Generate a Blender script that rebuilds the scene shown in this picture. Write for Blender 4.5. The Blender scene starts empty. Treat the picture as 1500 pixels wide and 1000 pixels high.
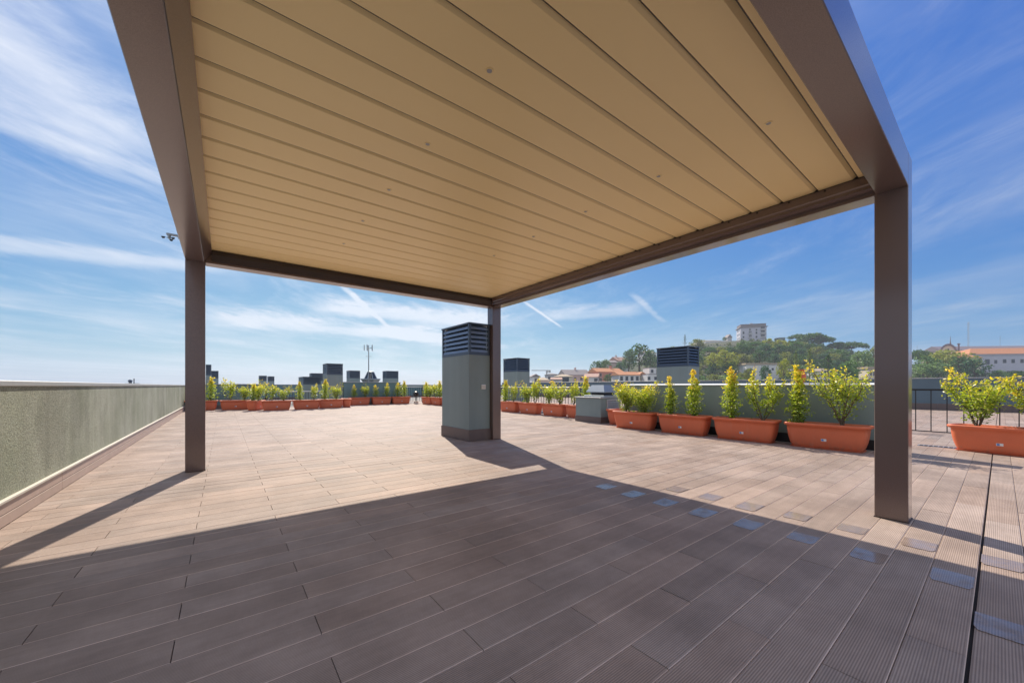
import bpy, bmesh, math, random
from mathutils import Vector, Matrix, noise
R = math.radians
random.seed(7)
S = bpy.context.scene
COL = S.collection

# ------------------------------------------------------------------ camera
EYE = 1.05
YAW = -37.53
cam = bpy.data.cameras.new("camera"); co = bpy.data.objects.new("camera", cam); COL.objects.link(co)
co.location = (0, 0, EYE); co.rotation_euler = (R(90), 0, R(YAW))
cam.sensor_width = 36; cam.lens = 13.2; cam.shift_y = 0.0433
cam.clip_start = 0.03; cam.clip_end = 6000
S.camera = co

# ------------------------------------------------------------------ sun and sky
SUN_EL = 42.35
SUN_AZ = 18.5            # clockwise from +Y
sl = bpy.data.lights.new("sun", 'SUN'); so = bpy.data.objects.new("sun", sl); COL.objects.link(so)
sl.energy = 4.2; sl.angle = R(0.5); sl.color = (1.0, 0.90, 0.76)
so.rotation_euler = (R(90 - SUN_EL), 0, R(180 - SUN_AZ))
S.view_settings.view_transform = 'Standard'
S.view_settings.look = 'None'
S.view_settings.exposure = 0.65
S.view_settings.gamma = 1.0
SKY_STRENGTH = 0.10
HAZE = 0.00048

W = bpy.data.worlds.new("World"); S.world = W; W.use_nodes = True
nt = W.node_tree; nt.nodes.clear()


class NT:
    """small helper for building node trees"""
    def __init__(s, t): s.t = t
    def n(s, typ, **kw):
        nd = s.t.nodes.new(typ)
        for k, v in kw.items(): setattr(nd, k, v)
        return nd
    def l(s, a, b): s.t.links.new(a, b)
    def put(s, sock, v):
        if isinstance(v, bpy.types.NodeSocket): s.l(v, sock)
        else: sock.default_value = v
    def math(s, op, a, b=None, c=None, clamp=False):
        nd = s.n('ShaderNodeMath', operation=op, use_clamp=clamp)
        s.put(nd.inputs[0], a)
        if b is not None: s.put(nd.inputs[1], b)
        if c is not None: s.put(nd.inputs[2], c)
        return nd.outputs[0]
    def mix(s, f, a, b, blend='MIX'):
        nd = s.n('ShaderNodeMix', data_type='RGBA', blend_type=blend)
        s.put(nd.inputs[0], f); s.put(nd.inputs[6], a); s.put(nd.inputs[7], b)
        return nd.outputs[2]
    def noise(s, vec, scale, detail=4, rough=.55, out=0, dist=0):
        nd = s.n('ShaderNodeTexNoise')
        if vec is not None: s.l(vec, nd.inputs['Vector'])
        nd.inputs['Scale'].default_value = scale; nd.inputs['Detail'].default_value = detail
        nd.inputs['Roughness'].default_value = rough; nd.inputs['Distortion'].default_value = dist
        return nd.outputs[out]
    def ramp(s, f, lo, hi, a=0., b=1., smooth=True):
        nd = s.n('ShaderNodeMapRange', interpolation_type='SMOOTHSTEP' if smooth else 'LINEAR')
        s.put(nd.inputs[0], f)
        nd.inputs[1].default_value = lo; nd.inputs[2].default_value = hi
        nd.inputs[3].default_value = a; nd.inputs[4].default_value = b
        return nd.outputs[0]
    def mapping(s, vec, loc=(0, 0, 0), rot=(0, 0, 0), scale=(1, 1, 1)):
        nd = s.n('ShaderNodeMapping'); s.l(vec, nd.inputs[0])
        nd.inputs[1].default_value = loc; nd.inputs[2].default_value = rot; nd.inputs[3].default_value = scale
        return nd.outputs[0]


def make_world():
    q = NT(nt)
    out = q.n('ShaderNodeOutputWorld'); bg = q.n('ShaderNodeBackground')
    q.l(bg.outputs[0], out.inputs[0]); bg.inputs[1].default_value = SKY_STRENGTH
    sky = q.n('ShaderNodeTexSky'); sky.sky_type = 'NISHITA'; sky.sun_disc = False
    sky.sun_elevation = R(SUN_EL); sky.sun_rotation = R(SUN_AZ)
    sky.altitude = 50; sky.air_density = 1.0; sky.dust_density = 0.5; sky.ozone_density = 2.5
    tc = q.n('ShaderNodeTexCoord')
    sep = q.n('ShaderNodeSeparateXYZ'); q.l(tc.outputs['Generated'], sep.inputs[0])
    zc = q.math('MAXIMUM', sep.outputs[2], 0.012)
    zz = q.math('ADD', zc, 0.03)
    px = q.math('DIVIDE', sep.outputs[0], zz); py = q.math('DIVIDE', sep.outputs[1], zz)
    cmb = q.n('ShaderNodeCombineXYZ'); q.l(px, cmb.inputs[0]); q.l(py, cmb.inputs[1])
    P = q.mapping(cmb.outputs[0], rot=(0, 0, R(-YAW)))        # cloud plane turned so its y runs along the wind
    # soft veil, streaks and fine fibres of cirrus, all stretched along the wind
    wob = q.noise(q.mapping(P, scale=(.5, .5, 1)), 1.0, 3, .5, out=1)
    wv = q.n('ShaderNodeVectorMath', operation='SCALE'); q.l(wob, wv.inputs[0]); wv.inputs[3].default_value = 1.1
    wa = q.n('ShaderNodeVectorMath', operation='ADD'); q.l(P, wa.inputs[0]); q.l(wv.outputs[0], wa.inputs[1])
    A = wa.outputs[0]
    sp0 = q.n('ShaderNodeSeparateXYZ'); q.l(P, sp0.inputs[0])
    side = q.ramp(sp0.outputs[0], -.6, 1.0, 1.0, .66)                # thinner cirrus to the right
    veil = q.ramp(q.noise(q.mapping(A, loc=(3.1, .4, 0), rot=(0, 0, R(-18)), scale=(.6, .34, 1)), 1.0, 6, .6), .36, .72)
    streak = q.ramp(q.noise(q.mapping(A, loc=(7.3, 1.9, 0), rot=(0, 0, R(-14)), scale=(1.3, .5, 1)), 1.0, 9, .68), .45, .80)
    fib = q.noise(q.mapping(A, rot=(0, 0, R(-22)), scale=(6.0, 1.8, 1)), 1.0, 7, .72)
    cl = q.math('ADD', q.math('MULTIPLY', veil, .40), q.math('MULTIPLY', streak, q.math('MULTIPLY_ADD', fib, 1.0, .02)))
    cl = q.math('MULTIPLY', cl, side)
    sp = q.n('ShaderNodeSeparateXYZ'); q.l(P, sp.inputs[0])
    fine = q.noise(q.mapping(A, scale=(2.6, 1.7, 1)), 1.0, 8, .70)

    def trail(a, b, w, gain, total):
        ax, ay = a; bx, by = b
        L = math.hypot(bx - ax, by - ay); dx, dy = (bx - ax) / L, (by - ay) / L
        x = q.math('SUBTRACT', sp.outputs[0], ax); y = q.math('SUBTRACT', sp.outputs[1], ay)
        t = q.math('ADD', q.math('MULTIPLY', x, dx), q.math('MULTIPLY', y, dy))
        n = q.math('ADD', q.math('MULTIPLY', x, -dy), q.math('MULTIPLY', y, dx))
        n = q.math('ADD', n, q.math('MULTIPLY_ADD', fine, w * 1.6, -w * .8))
        m = q.ramp(q.math('ABSOLUTE', n), w * .15, w, 1, 0)
        m = q.math('MULTIPLY', m, q.ramp(t, -.06 * L, .1 * L))
        m = q.math('MULTIPLY', m, q.ramp(t, .8 * L, 1.08 * L, 1, 0))
        m = q.math('MULTIPLY', m, q.math('MULTIPLY_ADD', fine, gain * 1.2, gain * .3))
        return q.math('ADD', total, m)
    for a, b, w, g in TRAILS: cl = trail(a, b, w, g, cl)
    low = q.ramp(sep.outputs[2], .02, .28, .75, 1.0)
    cl = q.math('MULTIPLY', cl, low)
    cl = q.math('MINIMUM', cl, .82)
    # cirrus is brighter towards the sun
    dv = q.n('ShaderNodeVectorMath', operation='DOT_PRODUCT'); q.l(tc.outputs['Generated'], dv.inputs[0])
    e, a = R(SUN_EL), R(SUN_AZ)
    dv.inputs[1].default_value = (math.cos(e) * math.sin(a), math.cos(e) * math.cos(a), math.sin(e))
    glow = q.ramp(dv.outputs['Value'], .1, 1.0, 4.2, 6.0)
    ce = q.n('ShaderNodeCombineXYZ'); q.l(q.math('MULTIPLY', glow, .95), ce.inputs[0]); q.l(q.math('MULTIPLY', glow, 1.0), ce.inputs[1]); q.l(q.math('MULTIPLY', glow, 1.1), ce.inputs[2])
    # deep polarised blue: the atmosphere colour with its channels compressed as the exposure of the photograph does
    sc = q.n('ShaderNodeSeparateColor'); q.l(sky.outputs[0], sc.inputs[0])
    cb = q.n('ShaderNodeCombineColor')
    for i, (k, p) in enumerate(SKY_CURVE):
        q.l(q.math('MULTIPLY', q.math('POWER', q.math('MAXIMUM', sc.outputs[i], .001), p), k), cb.inputs[i])
    c1 = q.mix(cl, cb.outputs[0], ce.outputs[0])
    # unseen white glow added to the sky behind the camera, filling the shade
    df = q.n('ShaderNodeVectorMath', operation='DOT_PRODUCT'); q.l(tc.outputs['Generated'], df.inputs[0])
    df.inputs[1].default_value = (math.sin(R(YAW)), -math.cos(R(YAW)), .25)
    sky_fill = q.math('MULTIPLY', q.ramp(df.outputs['Value'], SKY_FILL[0], SKY_FILL[1]), q.ramp(fine, .2, .6, .75, 1.0))
    sky_fill = q.math('MULTIPLY', sky_fill, q.ramp(sep.outputs[2], -.02, .05))
    q.l(q.mix(sky_fill, c1, SKY_FILL[2]), bg.inputs[0])


SKY_CURVE = ((.17, 1.22), (.56, .84), (2.85, .21))
SKY_FILL = (.12, .62, (4.3, 4.7, 5.5, 1))
TRAILS = [((-1.50, 3.3), (-1.75, 5.3), .055, .75), ((.12, 3.9), (.72, 5.4), .035, .75),
          ((1.15, 3.6), (2.0, 4.95), .06, .38), ((-1.40, .5), (-1.50, 1.55), .30, .5), ((-1.9, 1.2), (-1.5, 1.75), .10, .3),
          ((-3.6, 4.4), (-1.0, 6.6), .9, .8), ((-2.1, 4.0), (-.1, 5.2), .7, .85), ((-1.8, 5.2), (-.4, 8.0), .9, .8), ((.4, 4.6), (1.5, 4.2), .5, .5),
          ((-3.8, 2.1), (-2.1, 2.85), .28, .5)]
make_world()

# ------------------------------------------------------------------ geometry helpers
ORG = {}


class MB:
    """collects faces in scene coordinates; build() links them as ONE mesh object relative to its parent"""
    def __init__(s): s.v = []; s.f = []; s.c = []; s.usec = False
    def add(s, vs, fs, col=None):
        o = len(s.v); s.v += [tuple(p) for p in vs]; s.f += [tuple(i + o for i in f) for f in fs]
        if col is not None: s.usec = True
        s.c += [col if col is not None else (1, 1, 1)] * len(vs)
    def box(s, x0, x1, y0, y1, z0, z1, col=None):
        v = [(x, y, z) for x in (x0, x1) for y in (y0, y1) for z in (z0, z1)]
        s.add(v, [(0, 1, 3, 2), (4, 6, 7, 5), (0, 4, 5, 1), (2, 3, 7, 6), (0, 2, 6, 4), (1, 5, 7, 3)], col)
    def bbox(s, x0, x1, y0, y1, z0, z1, b=.004, seg=1, M=None, col=None):
        bm = bmesh.new(); bmesh.ops.create_cube(bm, size=1)
        for w in bm.verts:
            w.co = Vector(((x0 + x1) / 2 + w.co.x * (x1 - x0), (y0 + y1) / 2 + w.co.y * (y1 - y0), (z0 + z1) / 2 + w.co.z * (z1 - z0)))
        bmesh.ops.bevel(bm, geom=list(bm.edges), offset=b, segments=seg, affect='EDGES')
        s.addbm(bm, M, col)
    def addbm(s, bm, M=None, col=None):
        bm.verts.index_update()
        s.add([(M @ w.co if M else w.co) for w in bm.verts], [[w.index for w in f.verts] for f in bm.faces], col); bm.free()
    def tube(s, pts, rad, n=8, cap=True, col=None):
        pts = [Vector(p) for p in pts]
        if not isinstance(rad, (list, tuple)): rad = [rad] * len(pts)
        vs = []; fs = []
        for i, p in enumerate(pts):
            d = (pts[min(i + 1, len(pts) - 1)] - pts[max(i - 1, 0)]).normalized()
            a = d.cross(Vector((0, 0, 1)))
            if a.length < 1e-3: a = Vector((1, 0, 0))
            a.normalize(); b = d.cross(a)
            for k in range(n):
                t = 2 * math.pi * k / n
                vs.append(p + (a * math.cos(t) + b * math.sin(t)) * rad[i])
        for i in range(len(pts) - 1):
            for k in range(n):
                k2 = (k + 1) % n
                fs.append((i * n + k, i * n + k2, (i + 1) * n + k2, (i + 1) * n + k))
        if cap:
            fs.append(tuple(range(n))); fs.append(tuple(reversed(range((len(pts) - 1) * n, len(pts) * n))))
        s.add(vs, fs, col)
    def prism(s, poly, z0, z1, col=None):
        n = len(poly)
        s.add([(x, y, z0) for x, y in poly] + [(x, y, z1) for x, y in poly],
              [tuple(reversed(range(n))), tuple(range(n, 2 * n))] + [(i, (i + 1) % n, n + (i + 1) % n, n + i) for i in range(n)], col)
    def extrude_x(s, prof, x0, x1, col=None):
        """profile of (y,z) points swept along x"""
        n = len(prof)
        s.add([(x0, y, z) for y, z in prof] + [(x1, y, z) for y, z in prof],
              [tuple(range(n)), tuple(reversed(range(n, 2 * n)))] + [(i, n + i, n + (i + 1) % n, (i + 1) % n) for i in range(n)], col)
    def extrude_y(s, prof, y0, y1, col=None):
        n = len(prof)
        s.add([(x, y0, z) for x, z in prof] + [(x, y1, z) for x, z in prof],
              [tuple(reversed(range(n))), tuple(range(n, 2 * n))] + [(i, (i + 1) % n, n + (i + 1) % n, n + i) for i in range(n)], col)
    def lathe(s, prof, c, n=16, col=None):
        cx, cy, cz = c; vs = []; fs = []
        for r, z in prof:
            for k in range(n):
                t = 2 * math.pi * k / n; vs.append((cx + r * math.cos(t), cy + r * math.sin(t), cz + z))
        for i in range(len(prof) - 1):
            for k in range(n):
                k2 = (k + 1) % n
                fs.append((i * n + k, i * n + k2, (i + 1) * n + k2, (i + 1) * n + k))
        fs.append(tuple(reversed(range(n)))); fs.append(tuple(range((len(prof) - 1) * n, len(prof) * n)))
        s.add(vs, fs, col)
    def build(s, name, mat, parent=None, smooth=False, at=None):
        me = bpy.data.meshes.new(name)
        o = Vector(at) if at else Vector(ORG.get(parent.name, (0, 0, 0))) if parent else Vector((0, 0, 0))
        me.from_pydata([tuple(Vector(p) - o) for p in s.v], [], s.f)
        if s.usec:
            ca = me.color_attributes.new('col', 'FLOAT_COLOR', 'POINT')
            ca.data.foreach_set('color', [k for c in s.c for k in (c[0], c[1], c[2], 1.0)])
        me.update()
        if smooth: me.polygons.foreach_set('use_smooth', [True] * len(me.polygons))
        me.materials.append(mat)
        ob = bpy.data.objects.new(name, me); COL.objects.link(ob)
        if parent: ob.parent = parent; ORG[ob.name] = tuple(o)
        elif at: ob.location = at; ORG[ob.name] = tuple(o)
        else: ORG[ob.name] = (0, 0, 0)
        return ob


def thing(name, label, cat, loc=(0, 0, 0), group=None, rz=0):
    o = bpy.data.objects.new(name, None); COL.objects.link(o); o.empty_display_size = .2
    o.location = loc; o.rotation_euler.z = rz
    ORG[o.name] = tuple(loc)
    tag(o, label, cat, group); return o


def tag(o, label, cat, group=None):
    o['label'] = label; o['category'] = cat
    if group: o['group'] = group
    return o


def structure(o, label=None):
    o['kind'] = 'structure'
    if label: o['label'] = label
    return o


def dup(root, loc, rz=0, label=None, scale=None, group=None):
    r = root.copy(); COL.objects.link(r); r.location = loc; r.rotation_euler.z = rz
    if label: r['label'] = label
    if group: r['group'] = group
    if scale: r.scale = scale
    for ch in list(root.children):
        c = ch.copy(); COL.objects.link(c); c.parent = r
        for g in list(ch.children):
            d = g.copy(); COL.objects.link(d); d.parent = c
    return r


# ------------------------------------------------------------------ materials
def new_mat(name):
    m = bpy.data.materials.new(name); m.use_nodes = True
    q = NT(m.node_tree); b = m.node_tree.nodes['Principled BSDF']
    return m, q, b


def objco(q): return q.n('ShaderNodeNewGeometry').outputs['Position']


def bump(q, b, h, strength=.3, dist=.01):
    nd = q.n('ShaderNodeBump'); nd.inputs['Strength'].default_value = strength; nd.inputs['Distance'].default_value = dist
    q.l(h, nd.inputs['Height']); q.l(nd.outputs[0], b.inputs['Normal'])


def plain(name, c, rough=.6, metal=0., var=.12, scale=6., bs=.0, bscale=80., spec=.5):
    m, q, b = new_mat(name); P = objco(q)
    n = q.noise(P, scale, 5, .6)
    f = q.math('MULTIPLY_ADD', n, 2 * var, 1 - var)
    cc = q.n('ShaderNodeCombineXYZ')
    for i in range(3): q.l(q.math('MULTIPLY', f, c[i]), cc.inputs[i])
    q.l(cc.outputs[0], b.inputs['Base Color'])
    b.inputs['Roughness'].default_value = rough; b.inputs['Metallic'].default_value = metal
    b.inputs['Specular IOR Level'].default_value = spec
    if bs: bump(q, b, q.noise(P, bscale, 4, .65), bs, .006)
    return m


def mat_deck():
    m, q, b = new_mat('composite_decking'); P = objco(q)
    s = q.n('ShaderNodeSeparateXYZ'); q.l(P, s.inputs[0])
    at = q.n('ShaderNodeAttribute', attribute_name='col')
    rib = q.math('SINE', q.math('MULTIPLY', s.outputs[1], 2 * math.pi / .0084))
    # long streaks of wear along the boards, blotchy dust
    st = q.noise(q.mapping(P, scale=(1.3, 22, 1)), 1.0, 6, .65)
    bl = q.noise(P, 1.7, 6, .62)
    sp = q.noise(P, 55, 3, .6)
    f = q.math('ADD', q.math('MULTIPLY', st, .36), q.math('MULTIPLY', bl, .30))
    f = q.math('ADD', f, q.math('MULTIPLY_ADD', sp, .16, .58))
    stain = q.ramp(q.noise(q.mapping(P, loc=(4, 9, 0), scale=(.8, 1.6, 1)), 1.0, 7, .7), .56, .72)
    f = q.math('SUBTRACT', f, q.math('MULTIPLY', stain, .10))
    dust = q.ramp(q.noise(P, 140, 2, .5), .70, .78); f = q.math('ADD', f, q.math('MULTIPLY', dust, .14))
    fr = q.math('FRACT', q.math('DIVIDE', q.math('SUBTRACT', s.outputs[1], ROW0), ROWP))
    lip = q.ramp(fr, .010, .030, 1, 0)                          # sky highlight painted pale along one edge of every board
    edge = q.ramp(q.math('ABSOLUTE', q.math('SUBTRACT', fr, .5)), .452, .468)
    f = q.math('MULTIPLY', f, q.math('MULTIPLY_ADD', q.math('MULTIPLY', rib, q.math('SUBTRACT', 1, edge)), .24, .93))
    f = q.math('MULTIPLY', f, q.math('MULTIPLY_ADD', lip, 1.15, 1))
    base = q.mix(q.ramp(bl, .3, .7), DECK_A, DECK_B)
    col = q.mix(1.0, base, at.outputs[0], 'MULTIPLY')
    cc = q.n('ShaderNodeVectorMath', operation='SCALE'); q.l(col, cc.inputs[0]); q.l(f, cc.inputs[3])
    q.l(cc.outputs[0], b.inputs['Base Color'])
    q.l(q.math('MULTIPLY_ADD', bl, .2, .52), b.inputs['Roughness'])
    b.inputs['Specular IOR Level'].default_value = .12
    h = q.math('ADD', q.math('MULTIPLY', rib, .5), q.math('MULTIPLY', st, .5))
    bump(q, b, h, .35, .0012)
    return m


ROWP = .1675; ROW0 = .08
DECK_A = (.318, .246, .207, 1); DECK_B = (.408, .320, .272, 1)
M = {}
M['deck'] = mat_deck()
M['gapdark'] = plain('dark_joint', (.03, .025, .022), .9)
M['pergola'] = plain('bronze_textured_aluminium', (.14, .092, .080), .30, .1, .10, 3, .10, 700)
for nd in M['pergola'].node_tree.nodes:
    if nd.type == 'BSDF_PRINCIPLED': nd.inputs['Coat Weight'].default_value = 1.0; nd.inputs['Coat Roughness'].default_value = .17
q = NT(M['pergola'].node_tree); b = M['pergola'].node_tree.nodes['Principled BSDF']; sock = b.inputs['Base Color'].links[0].from_socket
v = q.n('ShaderNodeVectorMath', operation='SCALE'); q.l(sock, v.inputs[0]); q.l(q.ramp(q.noise(objco(q), 260, 3, .7), .3, .7, .72, 1.3), v.inputs[3]); q.l(v.outputs[0], b.inputs['Base Color'])
M['gutter'] = plain('dark_bronze_gutter', (.05, .036, .03), .45, .1)
M['black'] = plain('black_metal', (.018, .018, .02), .4, .2)
M['louvre'] = plain('sand_painted_louvre', (.97, .76, .385), .42, 0, .03, 2, .03, 500)
M['skirting'] = plain('brown_board_skirting', (.15, .112, .10), .55, 0, .16, 9)
M['skirting_pale'] = plain('weathered_board_skirting', (.45, .34, .29), .55, 0, .16, 9)
M['pale_stone'] = plain('pale_stone', (.62, .58, .50), .6, 0, .1, 12)
M['coping'] = plain('grey_metal_coping', (.42, .43, .43), .45, .2, .10, 4)
M['blade'] = plain('slate_blue_louvre_metal', (.075, .10, .135), .35, .3, .06)
M['blade_pale'] = plain('pale_blue_louvre_blade', (.20, .27, .36), .35, .2, .06)
M['white_coping'] = plain('white_painted_coping', (.85, .85, .83), .5, 0, .05)
M['white'] = plain('white_plastic', (.78, .78, .76), .4, 0, .04)
M['blue'] = plain('blue_print', (.10, .22, .55), .5)
M['terracotta'] = plain('terracotta_plastic', (.68, .160, .068), .5, 0, .10, 7, .08, 300)
q = NT(M['terracotta'].node_tree); b = M['terracotta'].node_tree.nodes['Principled BSDF']; oi = q.n('ShaderNodeObjectInfo'); P = objco(q)
sz = q.n('ShaderNodeSeparateXYZ'); q.l(P, sz.inputs[0])
sock = b.inputs['Base Color'].links[0].from_socket
v = q.n('ShaderNodeVectorMath', operation='SCALE'); q.l(sock, v.inputs[0]); q.l(q.math('MULTIPLY_ADD', oi.outputs['Random'], .16, .88), v.inputs[3])
splash = q.math('MULTIPLY', q.ramp(sz.outputs[2], .0, .16, 1, 0), q.ramp(q.noise(P, 14, 5, .65), .42, .7))
chalk = q.ramp(q.noise(q.mapping(P, scale=(9, 9, 2.2)), 1.0, 5, .65), .55, .8)
c = q.mix(q.math('MULTIPLY', splash, .55), v.outputs[0], (.20, .14, .10, 1)); c = q.mix(q.math('MULTIPLY', chalk, .22), c, (.62, .36, .26, 1))
q.l(c, b.inputs['Base Color'])
M['soil'] = plain('potting_soil', (.05, .035, .025), .95, 0, .4, 60, .6, 90)
M['bark'] = plain('bark', (.13, .09, .06), .85, 0, .25, 60)
M['zinc'] = plain('zinc_sheet', (.34, .38, .40), .38, .5, .08, 5)
M['steel'] = plain('galvanised_steel', (.35, .36, .37), .4, .6)
M['water'] = None


def mat_stucco(name, c, c2, bs=.5, scale=130, streak=.25):
    m, q, b = new_mat(name); P = objco(q)
    n = q.noise(P, scale, 4, .7)
    big = q.noise(P, .9, 5, .6)
    ver = q.noise(q.mapping(P, scale=(6, 3.3, .22)), 1.0, 5, .6)
    col = q.mix(q.ramp(big, .3, .72), (*c, 1), (*c2, 1))
    f = q.math('ADD', q.math('MULTIPLY_ADD', n, .34, .83 - streak / 2), q.math('MULTIPLY', ver, streak))
    cc = q.n('ShaderNodeVectorMath', operation='SCALE'); q.l(col, cc.inputs[0]); q.l(f, cc.inputs[3])
    q.l(cc.outputs[0], b.inputs['Base Color']); b.inputs['Roughness'].default_value = .85
    b.inputs['Specular IOR Level'].default_value = .25
    bump(q, b, n, bs, .006)
    return m


def mat_rough_wall():
    m, q, b = new_mat('rough_grey_green_render'); P = objco(q)
    n = q.noise(P, 62, 3, .75); n2 = q.noise(P, 190, 2, .6)
    big = q.noise(P, 1.1, 6, .65)
    ver = q.noise(q.mapping(P, scale=(1, 2.6, .10)), 1.0, 7, .7)
    seam = q.noise(q.mapping(P, scale=(1, 7.5, .03)), 1.0, 4, .7)
    col = q.mix(q.ramp(big, .32, .70), (.265, .285, .21, 1), (.35, .362, .29, 1))
    f = q.math('MULTIPLY_ADD', q.ramp(n, .3, .72), .56, .66)
    f = q.math('MULTIPLY', f, q.math('MULTIPLY_ADD', q.ramp(ver, .3, .7), .18, .93))
    f = q.math('ADD', f, q.math('MULTIPLY', q.ramp(seam, .62, .72), .20))
    damp = q.ramp(q.noise(q.mapping(P, loc=(0, 3, 1), scale=(1, .9, .55)), 1.0, 8, .72), .50, .66)
    f = q.math('MULTIPLY', f, q.math('MULTIPLY_ADD', damp, -.24, 1.06))
    cc = q.n('ShaderNodeVectorMath', operation='SCALE'); q.l(col, cc.inputs[0]); q.l(f, cc.inputs[3])
    q.l(cc.outputs[0], b.inputs['Base Color']); b.inputs['Roughness'].default_value = .85; b.inputs['Specular IOR Level'].default_value = .25
    bump(q, b, q.math('ADD', n, q.math('MULTIPLY', n2, .4)), .8, .008)
    return m


M['render_left'] = mat_rough_wall()
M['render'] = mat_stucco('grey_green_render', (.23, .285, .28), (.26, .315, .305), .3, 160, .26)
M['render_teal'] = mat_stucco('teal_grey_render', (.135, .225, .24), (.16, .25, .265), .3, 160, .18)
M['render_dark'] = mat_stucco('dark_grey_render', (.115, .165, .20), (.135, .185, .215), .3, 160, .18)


def mat_leaf(name, trans=.4, rough=.42):
    m, q, b = new_mat(name)
    at = q.n('ShaderNodeAttribute', attribute_name='col')
    q.l(at.outputs[0], b.inputs['Base Color']); b.inputs['Roughness'].default_value = rough
    b.inputs['Specular IOR Level'].default_value = .4
    tr = q.n('ShaderNodeBsdfTranslucent'); q.l(q.mix(1.0, at.outputs[0], (1.65, 1.55, .75, 1), 'MULTIPLY'), tr.inputs[0])
    mx = q.n('ShaderNodeMixShader'); mx.inputs[0].default_value = trans
    q.l(b.outputs[0], mx.inputs[1]); q.l(tr.outputs[0], mx.inputs[2])
    q.l(mx.outputs[0], m.node_tree.nodes['Material Output'].inputs[0])
    return m


M['leaf'] = mat_leaf('shrub_leaf', .45, .32)
M['treeleaf'] = mat_leaf('tree_foliage', .25, .6)


def mat_water():
    """water standing in the ribs: the decking, darker and glossy"""
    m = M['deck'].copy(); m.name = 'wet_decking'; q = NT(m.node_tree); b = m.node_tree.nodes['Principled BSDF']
    sock = b.inputs['Base Color'].links[0].from_socket
    q.l(q.mix(1.0, sock, (.80, .765, .73, 1), 'MULTIPLY'), b.inputs['Base Color'])
    wn = q.noise(objco(q), 11, 5, .65); q.l(q.ramp(wn, .30, .60, .35, 1.0), b.inputs['Coat Weight']); b.inputs['Coat Roughness'].default_value = .14; b.inputs['Coat IOR'].default_value = 1.65
    return m


M['water'] = mat_water()


def mat_roof(name, c):
    m, q, b = new_mat(name); P = objco(q)
    n = q.noise(P, 1.2, 5, .6); n2 = q.noise(P, 9, 3, .6)
    f = q.math('ADD', q.math('MULTIPLY', n, .5), q.math('MULTIPLY_ADD', n2, .5, .5))
    cc = q.n('ShaderNodeVectorMath', operation='SCALE'); cc.inputs[0].default_value = c; q.l(f, cc.inputs[3])
    q.l(cc.outputs[0], b.inputs['Base Color']); b.inputs['Roughness'].default_value = .8
    return m


M['tile_orange'] = mat_roof('orange_roof_tiles', (.50, .21, .09))
M['tile_pink'] = mat_roof('faded_pink_roof_tiles', (.42, .25, .19))
M['tile_grey'] = mat_roof('grey_brown_roof_tiles', (.22, .19, .19))
M['tile_tan'] = mat_roof('tan_roof_tiles', (.42, .33, .23))
M['tile_purple'] = mat_roof('dull_purple_roof', (.20, .16, .18))
M['wall_white'] = plain('white_wall_paint', (.72, .70, .68), .8, 0, .08, .6)
M['wall_lavender'] = plain('greyish_white_wall_paint', (.52, .51, .57), .8, 0, .08, .6)
M['wall_cream'] = plain('cream_wall_paint', (.66, .58, .44), .8, 0, .08, .6)
M['wall_salmon'] = plain('salmon_wall_paint', (.48, .20, .15), .8, 0, .1, .6)
M['wall_pink'] = plain('pale_pink_wall_paint', (.62, .46, .42), .8, 0, .08, .6)
M['wall_grey'] = plain('grey_wall_paint', (.42, .42, .43), .8, 0, .08, .6)
M['wall_pale'] = plain('pale_concrete', (.52, .50, .50), .8, 0, .1, .4)
M['glass'] = plain('dark_window_glass', (.03, .04, .055), .12, 0, .1)
M['frame'] = plain('window_frame', (.45, .44, .43), .6)

# ------------------------------------------------------------------ the setting
ROWP = .1675; ROW0 = .08; BL = .98


def deck(name, u0, u1, v0, v1, rough_gap=True):
    mb = MB(); rnd = random.Random(3)
    k0 = math.floor((v0 - ROW0) / ROWP); k1 = math.ceil((v1 - ROW0) / ROWP)
    for k in range(k0, k1):
        a = ROW0 + k * ROWP + .0013; b = ROW0 + (k + 1) * ROWP - .0013
        if k == -1: b -= .009                                     # the wide expansion joint
        off = .33 if k % 2 == 0 else .33 + BL / 2
        i0 = math.floor((u0 - off) / BL)
        for i in range(i0, math.ceil((u1 - off) / BL) + 1):
            x0 = max(u0, off + i * BL + .0018); x1 = min(u1, off + (i + 1) * BL - .0018)
            if x1 - x0 < .02: continue
            t = rnd.gauss(1, .05); w = rnd.gauss(0, .016)
            c = (t * (1 + w), t, t * (1 - w * .8))
            e = .0035; z = rnd.uniform(-.0009, .0009); tl = rnd.uniform(-.0008, .0008)
            vs = [(x0, a, -.012), (x1, a, -.012), (x0, a, z - e * .8), (x1, a, z - e * .8 + tl), (x0, a + e, z), (x1, a + e, z + tl),
                  (x0, b - e, z), (x1, b - e, z + tl), (x0, b, z - e * .8), (x1, b, z - e * .8 + tl), (x0, b, -.012), (x1, b, -.012)]
            mb.add(vs, [(0, 1, 3, 2), (2, 3, 5, 4), (4, 5, 7, 6), (6, 7, 9, 8), (8, 9, 11, 10), (0, 2, 4, 6, 8, 10), (1, 11, 9, 7, 5, 3)], c)
    return structure(mb.build(name, M['deck']))


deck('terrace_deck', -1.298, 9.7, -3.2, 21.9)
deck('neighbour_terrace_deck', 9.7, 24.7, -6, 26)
mb = MB(); mb.box(-1.8, 40, -12, 75, -.6, -.014)
structure(mb.build('roof_slab', M['gapdark']))
mb = MB(); mb.box(-1.8, 40, 22.3, 75, -.012, -.004); structure(mb.build('far_roof_surface', plain('grey_roof_membrane', (.22, .21, .2), .9)))

# rain water lying on the sagging board ends under the drip line
mbw = []


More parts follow.
